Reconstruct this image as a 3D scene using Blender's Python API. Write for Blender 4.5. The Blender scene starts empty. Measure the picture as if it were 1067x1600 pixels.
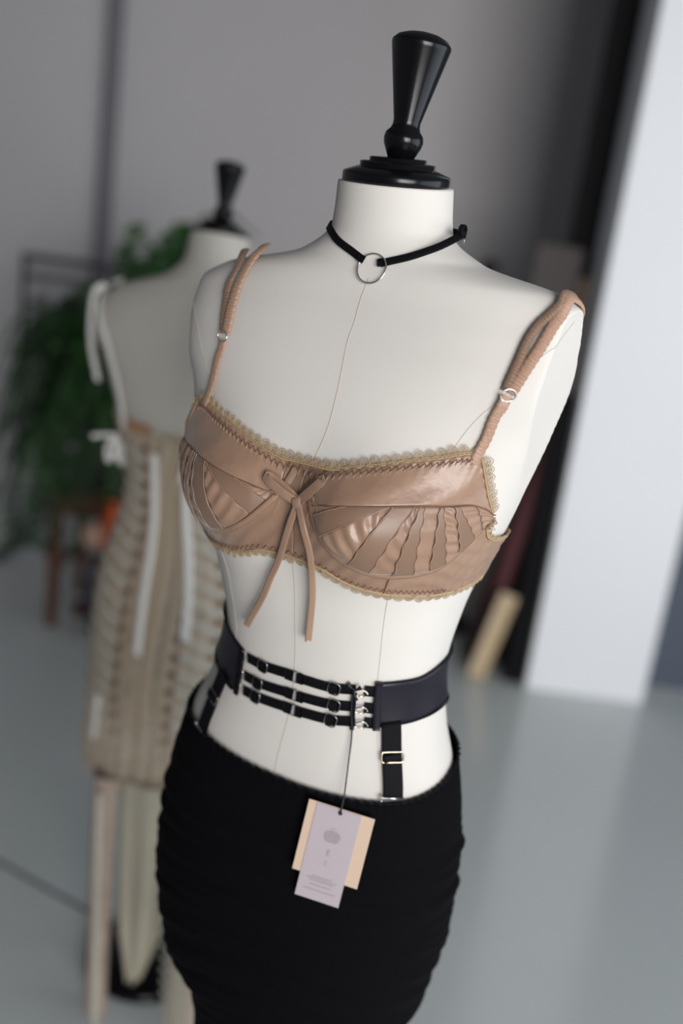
import bpy, math, random
import numpy as np
from mathutils import Vector, Matrix
random.seed(4); rng = np.random.RandomState(7)
PI = math.pi
SC = bpy.context.scene
COL = SC.collection

# ------------------------------------------------------------------ camera
PITCH = math.radians(16.1)
c_, s_ = .9909, .1348
n_ = math.hypot(c_, s_); c_ /= n_; s_ /= n_
fw = Vector((0, math.cos(PITCH), -math.sin(PITCH)))
up0 = Vector((0, math.sin(PITCH), math.cos(PITCH)))
r0 = Vector((1, 0, 0))
Rv = c_*r0 + s_*up0
Uv = -s_*r0 + c_*up0
cam_d = bpy.data.cameras.new('camera')
cam = bpy.data.objects.new('camera', cam_d); COL.objects.link(cam)
cam_d.sensor_fit = 'VERTICAL'; cam_d.sensor_height = 36.0; cam_d.lens = 1556/1600*36
cam.matrix_world = Matrix(((Rv.x, Uv.x, -fw.x, 0), (Rv.y, Uv.y, -fw.y, 0), (Rv.z, Uv.z, -fw.z, 1.58), (0, 0, 0, 1)))
cam_d.clip_start = .02
cam_d.dof.use_dof = True
cam_d.dof.focus_distance = .885
cam_d.dof.aperture_fstop = 1.7
SC.camera = cam

# ------------------------------------------------------------------ light
SC.view_settings.view_transform = 'Standard'
SC.view_settings.look = 'None'
SC.view_settings.gamma = 1
SC.view_settings.exposure = 0.27
W = bpy.data.worlds.new('world'); SC.world = W; W.use_nodes = True
W.node_tree.nodes['Background'].inputs[0].default_value = (.75, .86, 1, 1)
W.node_tree.nodes['Background'].inputs[1].default_value = 1.0

def area(name, loc, target, sx, sy, energy, color, spread=180):
    d = bpy.data.lights.new(name, 'AREA'); d.shape = 'RECTANGLE'; d.size = sx; d.size_y = sy
    d.energy = energy; d.color = color; d.spread = math.radians(spread)
    o = bpy.data.objects.new(name, d); COL.objects.link(o); o.location = loc
    o.rotation_euler = (Vector(target)-Vector(loc)).to_track_quat('-Z', 'Y').to_euler()
    return o
area('window_light_side', (3.36, .1, 1.65), (0, .1, 1.65), 3.6, 2.0, 33, (.90, .955, 1))
area('window_light_rear', (1.6, -2.86, 1.75), (.9, 3, 1.45), 2.6, 1.9, 52, (1.0, .97, .95), 88)

# ------------------------------------------------------------------ materials
def mat(name, color, rough=.6, metal=0, bump=0, bscale=200, cvar=0, cscale=6, color2=None, sheen=0, coat=0, spec=None, kind='noise', alpha=1, trans=0, stretch=None, detail=4):
    m = bpy.data.materials.new(name); m.use_nodes = True
    nt = m.node_tree; b = nt.nodes['Principled BSDF']
    b.inputs['Base Color'].default_value = (*color, 1)
    b.inputs['Roughness'].default_value = rough
    b.inputs['Metallic'].default_value = metal
    if sheen: b.inputs['Sheen Weight'].default_value = sheen; b.inputs['Sheen Roughness'].default_value = .4
    if coat: b.inputs['Coat Weight'].default_value = coat; b.inputs['Coat Roughness'].default_value = .12
    if spec is not None: b.inputs['Specular IOR Level'].default_value = spec
    if alpha < 1: b.inputs['Alpha'].default_value = alpha
    if trans: b.inputs['Transmission Weight'].default_value = trans
    tc = nt.nodes.new('ShaderNodeTexCoord'); mp = nt.nodes.new('ShaderNodeMapping')
    nt.links.new(tc.outputs['Object'], mp.inputs[0])
    if stretch: mp.inputs['Scale'].default_value = stretch
    if cvar or color2:
        nz = nt.nodes.new('ShaderNodeTexNoise'); nz.inputs['Scale'].default_value = cscale; nz.inputs['Detail'].default_value = 5
        nt.links.new(mp.outputs[0], nz.inputs['Vector'])
        mx = nt.nodes.new('ShaderNodeMixRGB'); c2 = color2 or tuple(max(0, c*(1-cvar)) for c in color)
        mx.inputs[1].default_value = (*color, 1); mx.inputs[2].default_value = (*c2, 1)
        rp = nt.nodes.new('ShaderNodeValToRGB'); rp.color_ramp.elements[0].position = .35; rp.color_ramp.elements[1].position = .68
        nt.links.new(nz.outputs[0], rp.inputs[0]); nt.links.new(rp.outputs[0], mx.inputs[0])
        nt.links.new(mx.outputs[0], b.inputs['Base Color'])
    if bump:
        if kind == 'wave':
            nb = nt.nodes.new('ShaderNodeTexWave'); nb.inputs['Scale'].default_value = bscale; nb.inputs['Distortion'].default_value = 1.5
        elif kind == 'weave':
            nb = nt.nodes.new('ShaderNodeTexVoronoi'); nb.inputs['Scale'].default_value = bscale
        else:
            nb = nt.nodes.new('ShaderNodeTexNoise'); nb.inputs['Scale'].default_value = bscale; nb.inputs['Detail'].default_value = detail
        nt.links.new(mp.outputs[0], nb.inputs['Vector'])
        bp = nt.nodes.new('ShaderNodeBump'); bp.inputs['Strength'].default_value = bump; bp.inputs['Distance'].default_value = .002
        nt.links.new(nb.outputs[0], bp.inputs['Height']); nt.links.new(bp.outputs[0], b.inputs['Normal'])
    return m

M = {}
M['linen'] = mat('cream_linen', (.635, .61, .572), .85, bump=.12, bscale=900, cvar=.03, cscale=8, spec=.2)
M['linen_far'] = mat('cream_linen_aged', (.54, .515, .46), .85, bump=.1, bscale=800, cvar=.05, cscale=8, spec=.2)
M['thread'] = mat('seam_thread', (.46, .39, .31), .8)
M['pale_thread'] = mat('pale_seam_thread', (.50, .46, .40), .8)
M['ebony'] = mat('black_lacquered_wood', (.003, .003, .004), .22, bump=.05, bscale=60, spec=.28, stretch=(1, 1, .1))
M['satin'] = mat('dusty_rose_satin', (.325, .205, .138), .35, bump=.8, bscale=42, cvar=.10, cscale=14, color2=(.275, .168, .115), sheen=.25, detail=3)
M['satin_tape'] = mat('rose_satin_tape', (.215, .132, .088), .42, bump=.15, bscale=90, sheen=.2)
M['satin_dark'] = mat('dark_rose_thread', (.17, .085, .052), .7)
M['lace'] = mat('antique_gold_lace', (.42, .30, .17), .6, bump=.3, bscale=900)
M['elastic'] = mat('ruched_rose_elastic', (.37, .225, .155), .45, bump=.3, bscale=300, sheen=.2)
M['black_elastic'] = mat('black_elastic', (.004, .004, .0055), .6, bump=.3, bscale=700, spec=.10)
M['black_satin'] = mat('black_satin', (.009, .007, .014), .36, bump=.12, bscale=60, spec=.32)
M['skirt'] = mat('black_stretch_tulle', (.0030, .0028, .0038), .85, bump=.5, bscale=420, spec=.06)
M['steel'] = mat('polished_nickel', (.78, .76, .72), .2, 1)
M['gold'] = mat('pale_gold_metal', (.92, .76, .55), .22, 1)
M['dark_steel'] = mat('smoked_nickel', (.36, .34, .34), .25, 1)
M['white_enamel'] = mat('white_enamel', (.8, .76, .68), .35)
M['card'] = mat('cream_card', (.60, .45, .34), .75, bump=.05, bscale=500)
M['vellum'] = mat('lilac_vellum', (.50, .44, .475), .6, alpha=.84)
M['ink'] = mat('grey_ink', (.20, .17, .19), .7)
M['cord'] = mat('black_cord', (.006, .010, .014), .6)
M['wall'] = mat('grey_plaster', (.55, .535, .545), .92, bump=.05, bscale=30, cvar=.03, cscale=2, spec=.1)
M['wall_white'] = mat('white_plaster', (.76, .775, .80), .85, bump=.05, bscale=40, cvar=.02, cscale=2, spec=.2)
M['wall_blue'] = mat('slate_blue_plaster', (.075, .09, .12), .8, bump=.05, bscale=30)
M['pipe'] = mat('slate_painted_steel', (.17, .165, .19), .6)
M['floor'] = mat('grey_resin_floor', (.57, .61, .60), .17, bump=.01, bscale=4, cvar=.05, cscale=1.2, spec=.85)
M['joint'] = mat('floor_joint', (.10, .10, .105), .7)
M['ceil'] = mat('dark_ceiling', (.24, .24, .25), .9, bump=.05, bscale=30)
M['black_metal'] = mat('black_painted_steel', (.005, .005, .006), .7, spec=.1)
M['dark_board'] = mat('dark_brown_board', (.022, .012, .011), .6, bump=.2, bscale=20, cvar=.3, cscale=3)
M['maroon'] = mat('maroon_cloth', (.095, .028, .033), .8, bump=.4, bscale=80)
M['olive'] = mat('tan_kraft_board', (.17, .125, .09), .8, bump=.2, bscale=30)
M['plank'] = mat('pale_pine', (.52, .42, .29), .6, bump=.3, bscale=10, color2=(.42, .30, .16), cscale=5, stretch=(8, 8, .6))
M['stool'] = mat('red_brown_wood', (.115, .038, .020), .45, bump=.2, bscale=20, color2=(.07, .026, .015), cscale=6, stretch=(8, 8, .8))
M['pot'] = mat('dark_plum_pot', (.030, .018, .020), .6, bump=.15, bscale=30)
M['soil'] = mat('dark_soil', (.02, .012, .008), .95, bump=1, bscale=60)
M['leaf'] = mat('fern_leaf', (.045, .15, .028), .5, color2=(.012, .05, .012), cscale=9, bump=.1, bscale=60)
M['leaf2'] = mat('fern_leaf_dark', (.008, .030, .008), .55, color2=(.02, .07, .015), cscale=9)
M['orange'] = mat('burnt_orange_cloth', (.42, .07, .012), .7, bump=.3, bscale=60)
M['blush'] = mat('blush_cloth', (.36, .22, .16), .8, bump=.3, bscale=60)
M['navy'] = mat('navy_cloth', (.016, .018, .032), .85, bump=.3, bscale=60)
M['lilac'] = mat('pale_lilac_cloth', (.28, .25, .29), .8, bump=.3, bscale=60)
M['leather'] = mat('tan_brown_leather', (.17, .065, .032), .5, bump=.2, bscale=70)
M['rail'] = mat('dark_rail_steel', (.05, .05, .06), .5)
M['char'] = mat('charcoal_cloth', (.025, .023, .027), .9, bump=.3, bscale=60)
M['corset'] = mat('champagne_brocade', (.52, .43, .335), .62, bump=.5, bscale=140, color2=(.38, .305, .225), cscale=55, sheen=.1)
M['corset_dark'] = mat('beige_eyelet_tape', (.40, .31, .225), .7, bump=.3, bscale=140)
M['chan'] = mat('gold_beige_boning', (.46, .38, .27), .6, bump=.2, bscale=140)
M['ribbon'] = mat('ivory_satin_ribbon', (.86, .84, .80), .35, sheen=.1)
M['lacing'] = mat('pale_sage_lacing', (.52, .51, .44), .6)
M['eyelet'] = mat('bronze_eyelet', (.14, .085, .05), .5, .4)
M['rust'] = mat('rust_silk', (.42, .20, .10), .6)
M['sheer'] = mat('sheer_ivory_silk', (.50, .46, .36), .55, bump=.2, bscale=30, stretch=(10, 10, .5), alpha=.93)
M['lace_blush'] = mat('blush_lace_panel', (.46, .36, .295), .75, bump=.8, bscale=120, color2=(.36, .28, .225), cscale=70)

# ------------------------------------------------------------------ mesh helpers
class MB:
    def __init__(s): s.v = []; s.f = []
    def add(s, V, Fc):
        o = len(s.v); s.v.extend([tuple(map(float, p)) for p in V]); s.f.extend([tuple(i+o for i in f) for f in Fc]); return s
    def grid(s, P, closeu=False, closev=False):
        nu, nv = P.shape[:2]; V = P.reshape(-1, 3); Fc = []
        for i in range(nu if closeu else nu-1):
            for j in range(nv if closev else nv-1):
                i2 = (i+1) % nu; j2 = (j+1) % nv
                Fc.append((i*nv+j, i2*nv+j, i2*nv+j2, i*nv+j2))
        return s.add(V, Fc)
    def sheet(s, P, Nn, th, closeu=False):
        """a cloth sheet with real thickness: outer P, inner P - N*th, closed at its edges"""
        Q = P-Nn*th; nu, nv = P.shape[:2]; a = nu*nv
        V = np.concatenate([P.reshape(-1, 3), Q.reshape(-1, 3)]); Fc = []
        R_ = range(nu if closeu else nu-1)
        for i in R_:
            i2 = (i+1) % nu
            for j in range(nv-1):
                Fc.append((i*nv+j, i2*nv+j, i2*nv+j+1, i*nv+j+1))
                Fc.append((a+i*nv+j+1, a+i2*nv+j+1, a+i2*nv+j, a+i*nv+j))
            Fc.append((a+i*nv, a+i2*nv, i2*nv, i*nv))
            Fc.append((i*nv+nv-1, i2*nv+nv-1, a+i2*nv+nv-1, a+i*nv+nv-1))
        if not closeu:
            for j in range(nv-1):
                Fc.append((j, j+1, a+j+1, a+j)); b = (nu-1)*nv
                Fc.append((b+j+1, b+j, a+b+j, a+b+j+1))
        return s.add(V, Fc)
    def sweep(s, pts, prof, closed=False, nrm=None, cap=True, scale=None):
        """prof: list of (a,b) in (binormal, normal) axes"""
        P = np.asarray(pts, float); n = len(P)
        if closed: T = np.roll(P, -1, 0)-np.roll(P, 1, 0)
        else: T = np.gradient(P, axis=0)
        T /= np.linalg.norm(T, axis=1, keepdims=True)+1e-12
        if nrm is None:
            N0 = np.cross(T[0], (0, 0, 1.))
            if np.linalg.norm(N0) < .1: N0 = np.cross(T[0], (1., 0, 0))
            Ns = []; cur = N0/np.linalg.norm(N0)
            for t in T:
                cur = cur-t*np.dot(cur, t); cur /= np.linalg.norm(cur)+1e-12; Ns.append(cur)
            Nn = np.array(Ns)
        else:
            Nn = np.asarray(nrm, float); Nn = Nn-T*(Nn*T).sum(1, keepdims=True); Nn /= np.linalg.norm(Nn, axis=1, keepdims=True)+1e-12
        Bn = np.cross(T, Nn); prof = np.asarray(prof, float); m = len(prof)
        sc = np.ones((n, 2)) if scale is None else np.asarray(scale, float)
        if sc.ndim == 1: sc = np.stack([sc, sc], 1)
        V = P[:, None]+Bn[:, None]*(prof[None, :, 0]*sc[:, :1])[..., None]+Nn[:, None]*(prof[None, :, 1]*sc[:, 1:])[..., None]
        o = len(s.v); s.grid(V, closeu=closed, closev=True)
        if cap and not closed:
            s.f.append(tuple(o+j for j in reversed(range(m)))); s.f.append(tuple(o+(n-1)*m+j for j in range(m)))
        return s
    def tube(s, pts, r, seg=8, closed=False, scale=None):
        return s.sweep(pts, [(r*math.cos(2*PI*k/seg), r*math.sin(2*PI*k/seg)) for k in range(seg)], closed, scale=scale)
    def ribbon(s, pts, nrm, w, th, closed=False, scale=None):
        h = w/2; t = th/2
        return s.sweep(pts, [(-h, -t), (-h*.9, -t), (h*.9, -t), (h, -t), (h, t), (h*.9, t*1.3), (0, t*1.2), (-h*.9, t*1.3), (-h, t)], closed, nrm, scale=scale)
    def lathe(s, prof, org, axis=(0, 0, 1), seg=48):
        A_ = Vector(axis).normalized(); q = Vector((0, 0, 1)).rotation_difference(A_).to_matrix()
        Pm = np.zeros((len(prof), seg, 3))
        for i, (h, r) in enumerate(prof):
            for j in range(seg):
                a = 2*PI*j/seg; p = q @ Vector((r*math.cos(a), r*math.sin(a), h)); Pm[i, j] = (p.x+org[0], p.y+org[1], p.z+org[2])
        o = len(s.v); s.grid(Pm[::-1], closev=True)
        s.f.append(tuple(o+j for j in range(seg))); b = o+(len(prof)-1)*seg
        s.f.append(tuple(b+j for j in reversed(range(seg)))); return s
    def box(s, lo, hi, rot=None, org=(0, 0, 0), bev=0):
        x0, y0, z0 = lo; x1, y1, z1 = hi
        V = [(x0, y0, z0), (x1, y0, z0), (x1, y1, z0), (x0, y1, z0), (x0, y0, z1), (x1, y0, z1), (x1, y1, z1), (x0, y1, z1)]
        if rot is not None: V = [tuple((rot @ Vector(p))+Vector(org)) for p in V]
        else: V = [(p[0]+org[0], p[1]+org[1], p[2]+org[2]) for p in V]
        return s.add(V, [(3, 2, 1, 0), (4, 5, 6, 7), (0, 1, 5, 4), (1, 2, 6, 5), (2, 3, 7, 6), (3, 0, 4, 7)])
    def build(s, name, m, parent=None, smooth=True, bevel=0, origin=None):
        org = np.zeros(3)
        if parent is not None: org = np.array(ORG[parent.name])
        elif origin is not None: org = np.array(origin, float)
        me = bpy.data.meshes.new(name)
        me.from_pydata([tuple(np.array(p)-org) for p in s.v], [], s.f); me.update()
        if smooth: me.polygons.foreach_set('use_smooth', [True]*len(me.polygons))
        me.materials.append(m)
        o = bpy.data.objects.new(name, me); COL.objects.link(o)
        if parent is not None: o.parent = parent
        else: o.location = tuple(org)
        ORG[o.name] = tuple(org)
        if bevel:
            b = o.modifiers.new('bevel', 'BEVEL'); b.width = bevel; b.segments = 2; b.limit_method = 'ANGLE'
            if smooth: me.polygons.foreach_set('use_smooth', [False]*len(me.polygons))
        return o
ORG = {}
def tag(o, label, cat, group=None):
    o['label'] = label; o['category'] = cat
    if group: o['group'] = group
    return o
def thing(name, loc, label, cat, group=None):
    o = bpy.data.objects.new(name, None); COL.objects.link(o); o.location = loc; o.empty_display_size = .05
    ORG[o.name] = tuple(loc); return tag(o, label, cat, group)
def struct(name, mb, m, bevel=0, smooth=False):
    o = mb.build(name, m, smooth=smooth, bevel=bevel); o['kind'] = 'structure'; return o
def resample(pts, n):
    P = np.asarray(pts, float)
    # Catmull-Rom through the points, then even spacing
    Q = np.vstack([2*P[0]-P[1], P, 2*P[-1]-P[-2]]); out = []
    for i in range(1, len(Q)-2):
        for t in np.linspace(0, 1, 12, endpoint=False):
            a, b, c, d = Q[i-1], Q[i], Q[i+1], Q[i+2]
            out.append(.5*((2*b)+(c-a)*t+(2*a-5*b+4*c-d)*t*t+(-a+3*b-3*c+d)*t**3))
    out.append(P[-1]); out = np.array(out)
    L = np.concatenate([[0], np.cumsum(np.linalg.norm(np.diff(out, axis=0), axis=1))])
    s = np.linspace(0, L[-1], n)
    return np.stack([np.interp(s, L, out[:, k]) for k in range(out.shape[1])], 1)

# ------------------------------------------------------------------ setting
def build_room():
    X0, X1, Y0, Y1, H = -3.0, 3.4, -3.0, 5.17, 3.4
    struct('floor', MB().box((X0-.2, Y0-.2, -.1), (X1+.2, Y1+.2, 0)), M['floor'])
    struct('ceiling', MB().box((X0-.2, Y0-.2, H), (X1+.2, Y1+.2, H+.1)), M['ceil'])
    struct('wall_back', MB().box((X0-.2, Y1, 0), (X1+.2, Y1+.15, H)), M['wall'])
    struct('wall_left', MB().box((X0-.2, Y0, 0), (X0, Y1, H)), M['wall'])
    # right wall with a long window opening
    w = MB(); y0, y1, z0, z1 = -1.8, 2.0, .6, 2.7
    w.box((X1, Y0, 0), (X1+.2, Y1, z0)).box((X1, Y0, z1), (X1+.2, Y1, H)).box((X1, Y0, z0), (X1+.2, y0, z1)).box((X1, y1, z0), (X1+.2, Y1, z1))
    struct('wall_right', w, M['wall_white'])
    f = MB()
    for y in np.linspace(y0, y1, 5): f.box((X1+.04, y-.03, z0), (X1+.1, y+.03, z1))
    for z in (z0+.03, z1-.03): f.box((X1+.04, y0, z-.03), (X1+.1, y1, z+.03))
    struct('window_1', f, M['black_metal'])
    # rear wall (behind the camera) with an opening
    w = MB(); x0, x1, z0, z1 = .4, 3.1, .8, 2.7
    w.box((X0, Y0-.2, 0), (X1, Y0, z0)).box((X0, Y0-.2, z1), (X1, Y0, H)).box((X0, Y0-.2, z0), (x0, Y0, z1)).box((x1, Y0-.2, z0), (X1, Y0, z1))
    struct('wall_rear', w, M['wall'])
    f = MB()
    for x in np.linspace(x0, x1, 4): f.box((x-.03, Y0-.1, z0), (x+.03, Y0-.04, z1))
    struct('window_2', f, M['black_metal'])
    # shallow projection of the back wall to the right
    struct('wall_recess', MB().box((.735, 5.05, 0), (X1, Y1-.001, H)), M['wall'])
    # white pillar, black post beside it, dark wall beyond
    struct('trim_1', MB().box((.773, 3.44, 0), (1.215, 3.86, H)), M['wall_white'], bevel=.004)
    struct('trim_2', MB().box((.685, 3.70, 0), (.772, 3.79, H)), M['black_metal'])
    struct('wall_side', MB().box((1.216, 3.62, 0), (X1, 3.74, H)), M['wall_blue'])
    struct('trim_3', MB().tube([(-1.372, 5.125, z) for z in (0, 1, 2, 3.4)], .040, 16), M['pipe'], smooth=True)
    # joint in the resin floor
    a = np.array((-1.3, 2.353)); b = np.array((.35, 1.51)); d = (b-a)/np.linalg.norm(b-a); nn = np.array((-d[1], d[0]))*.006
    z = .0006
    struct('trim_4', MB().add([(*(a-nn), z), (*(b-nn), z), (*(b+nn), z), (*(a+nn), z), (*(a-nn), -.01), (*(b-nn), -.01), (*(b+nn), -.01), (*(a+nn), -.01)],
        [(0, 1, 2, 3), (4, 7, 6, 5), (0, 4, 5, 1), (1, 5, 6, 2), (2, 6, 7, 3), (3, 7, 4, 0)]), M['joint'])
build_room()

# ------------------------------------------------------------------ dress form surface
Zk = np.array([0.60, 0.70, 0.78, 0.86, 0.93, 0.99, 1.05, 1.11, 1.17, 1.23, 1.29, 1.35, 1.41, 1.46, 1.49, 1.515, 1.535, 1.555, 1.58, 1.62])
Ak = np.array([.153, .158, .160, .163, .167, .165, .153, .131, .119, .130, .153, .172, .185, .203, .204, .200, .172, .090, .057, .053])
BFk = np.array([.105, .110, .112, .112, .105, .098, .090, .088, .094, .104, .108, .106, .100, .092, .083, .074, .066, .058, .054, .052])
BBk = np.array([.115, .120, .124, .120, .110, .095, .080, .076, .082, .090, .096, .100, .100, .096, .088, .078, .068, .060, .054, .052])
Nk = np.array([2.2]*8+[2.25]*4+[2.4, 2.5, 2.4, 2.2, 2.1, 2, 2, 2])
V0k = np.array([0]*16+[.002, .004, .006, .010])
UCk = np.array([.3]*11+[.175, .178, .182, .186, .188, .19, .19, .3, .3])
U0k = np.array([.003, .003, .004, .004, .003, .0035, .0045, .006, .007, .004, -.001, -.001, .004, .006, .004, .004, .008, .010, .009, .008])
KT = .041
def pch(x, xp, fp):
    xp = np.asarray(xp, float); fp = np.asarray(fp, float); h = np.diff(xp); d = np.diff(fp)/h
    m = np.zeros(len(xp))
    for i in range(1, len(xp)-1):
        if d[i-1]*d[i] > 0:
            w1 = 2*h[i]+h[i-1]; w2 = h[i]+2*h[i-1]; m[i] = (w1+w2)/(w1/d[i-1]+w2/d[i])
    m[0] = d[0]; m[-1] = d[-1]
    x = np.clip(x, xp[0], xp[-1]); i = np.clip(np.searchsorted(xp, x)-1, 0, len(h)-1)
    t = (x-xp[i])/h[i]
    return (2*t**3-3*t**2+1)*fp[i]+(t**3-2*t**2+t)*h[i]*m[i]+(-2*t**3+3*t**2)*fp[i+1]+(t**3-t**2)*h[i]*m[i+1]

class Form:
    def __init__(s, cx, cy, yaw, dz=0, shear=(0, 0, 0), bust=1.0, kt=.041, su=0, slim=None):
        s.kt, s.su, s.slim = kt, su, slim
        s.cx, s.cy, s.yaw, s.dz, s.sh, s.bust = cx, cy, math.radians(yaw), dz, shear, bust
    def uvz(s, t, z):
        T = np.radians(np.asarray(t, float)); z = np.asarray(z, float); T, z = np.broadcast_arrays(T, z)
        a = pch(z, Zk, Ak)*(1 if s.slim is None else pch(z, s.slim[0], s.slim[1])); bf = pch(z, Zk, BFk); bb = pch(z, Zk, BBk); n = pch(z, Zk, Nk); v0 = pch(z, Zk, V0k); uc = pch(z, Zk, UCk)
        cu, sv = np.cos(T), np.sin(T)
        u = a*np.sign(cu)*np.abs(cu)**(2/n); b = np.where(sv > 0, bf, bb); v = b*np.sign(sv)*np.abs(sv)**(2/n)
        w = np.clip(sv, 0, 1)**.7*s.bust*.040*np.exp(-((z-1.328)/.050)**2)
        g = np.exp(-((np.abs(u)-.078)/.052)**2)
        v = v+v0+w*(.35+.65*g)
        u = np.clip(u, -uc, uc)+pch(z, Zk, U0k)
        u = u+s.su*np.clip((1.55-z)/.06, 0, 1)
        z = z+s.kt*u*np.clip((z-1.3)/.15, 0, 1)*np.clip((1.60-z)/.04, 0, 1)
        z = z-.10*v*np.clip((z-1.585)/.03, 0, 1)
        return u, v, z
    def w(s, u, v, z):
        y = s.yaw
        X = s.cx+u*math.cos(y)-v*math.sin(y); Y = s.cy-u*math.sin(y)-v*math.cos(y)
        Z = z+s.dz
        X = X+s.sh[0]*(Z-s.sh[2]); Y = Y+s.sh[1]*(Z-s.sh[2])
        return np.stack(np.broadcast_arrays(X, Y, Z), -1)
    def raw(s, t, z): return s.w(*s.uvz(t, z))
    def N(s, t, z):
        du = s.raw(np.asarray(t)+.15, z)-s.raw(np.asarray(t)-.15, z); dz = s.raw(t, np.asarray(z)+1e-3)-s.raw(t, np.asarray(z)-1e-3)
        n = -np.cross(du, dz); return n/(np.linalg.norm(n, axis=-1, keepdims=True)+1e-12)
    def S(s, t, z, off=0): return s.raw(t, z)+s.N(t, z)*np.asarray(off)[..., None] if np.ndim(off) else s.raw(t, z)+s.N(t, z)*off
    def strip(s, mb, path, w, off, th=.0012, n=40, bridge=False):
        """a band of cloth lying on the form along (t,z) points"""
        q = resample(np.array([(a/100., b) for a, b in path]), n); t = q[:, 0]*100; z = q[:, 1]
        P = s.S(t, z, off); Nn = s.N(t, z); mb.ribbon(P, Nn, w, th); return mb
    def torso(s):
        zz = np.concatenate([np.linspace(.86, 1.30, 90), np.linspace(1.305, 1.50, 70), np.linspace(1.502, 1.62, 60)])
        tt = np.linspace(0, 360, 180, endpoint=False)
        P = s.raw(tt[:, None], zz[None, :]); mb = MB(); mb.grid(P, closeu=True)
        nv = len(zz); mb.f.append(tuple(i*nv for i in reversed(range(180)))); mb.f.append(tuple(i*nv+nv-1 for i in range(180)))
        return mb

FINIAL = [(.0, .004), (.0225, .0155), (.026, .0172), (.031, .0182), (.036, .0172), (.0395, .0138), (.043, .0125), (.047, .0124), (.107, .0262), (.110, .0268), (.112, .0264), (.116, .0225), (.119, .015), (.1205, .007), (.121, .0005)]
CAP = [(-.001, .0487), (.0005, .0495), (.0065, .0495), (.0080, .0485), (.0125, .0362), (.0128, .0345), (.0165, .0345), (.0172, .0335), (.0176, .0262), (.0208, .0260), (.0213, .0250), (.0216, .015), (.0217, .001)]
def form_hardware(F, root, base_z, knob_tilt, sc=1.0):
    top = F.w(0.008, .010, 1.6205); y = F.yaw
    fx, fy = -math.sin(y), -math.cos(y)
    ax = Vector((fx*.10+F.sh[0], fy*.10+F.sh[1], 1)).normalized()
    MB().lathe([(h, r) for h, r in CAP], top, ax, 64).build('neck_cap', M['ebony'], root, bevel=0)
    k = Vector(top)+ax*.006
    MB().lathe([(h, r) for h, r in FINIAL], k, knob_tilt, 64).build('finial', M['ebony'], root)
    # pole and round base
    b = F.w(0, 0, .75); g = b.copy(); g[2] = 0
    MB().lathe([(0, .017), (b[2]+.03, .017)], (g[0], g[1], .03), (0, 0, 1), 24).build('pole', M['ebony'], root)
    MB().lathe([(0, .13), (.012, .13), (.02, .12), (.028, .05), (.05, .03), (.06, .02)], (g[0], g[1], 0), (0, 0, 1), 48).build('base', M['ebony'], root)

# ------------------------------------------------------------------ main dress form
F1 = Form(.006, .97, 26)
form = thing('dress_form', (.006, .97, 0), 'cream linen dress form with black turned finial wearing a rose bra and black skirt', 'dress form')
F1.torso().build('torso', M['linen'], form)
form_hardware(F1, form, .6, (.055, -.02, 1))
def seam_line(F, path, parent, m, r=.0003, off=.0002, n=80):
    q = resample(np.array([(a/100., b) for a, b in path]), n)
    MB().tube(F.S(q[:, 0]*100, q[:, 1], off), r, 5).build('seam', m, parent)
seam_line(F1, [(86, 1.535), (87, 1.50), (88, 1.465), (87, 1.39), (88, 1.30), (88.5, 1.20), (89, 1.12), (90.5, 1.05), (90, .9)], form, M['thread'])
seam_line(F1, [(0, 1.516), (20, 1.500), (32.5, 1.4843), (44, 1.4478), (48.5, 1.42), (50.5, 1.36), (50.5, 1.2581), (49.5, 1.2231), (48, 1.178), (48, 1.05)], form, M['pale_thread'], .0003)
seam_line(F1, [(180, 1.51), (155, 1.495), (140, 1.47), (132, 1.44), (128, 1.40), (126, 1.30), (126, 1.18), (127, 1.05)], form, M['pale_thread'], .0003)

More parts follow.
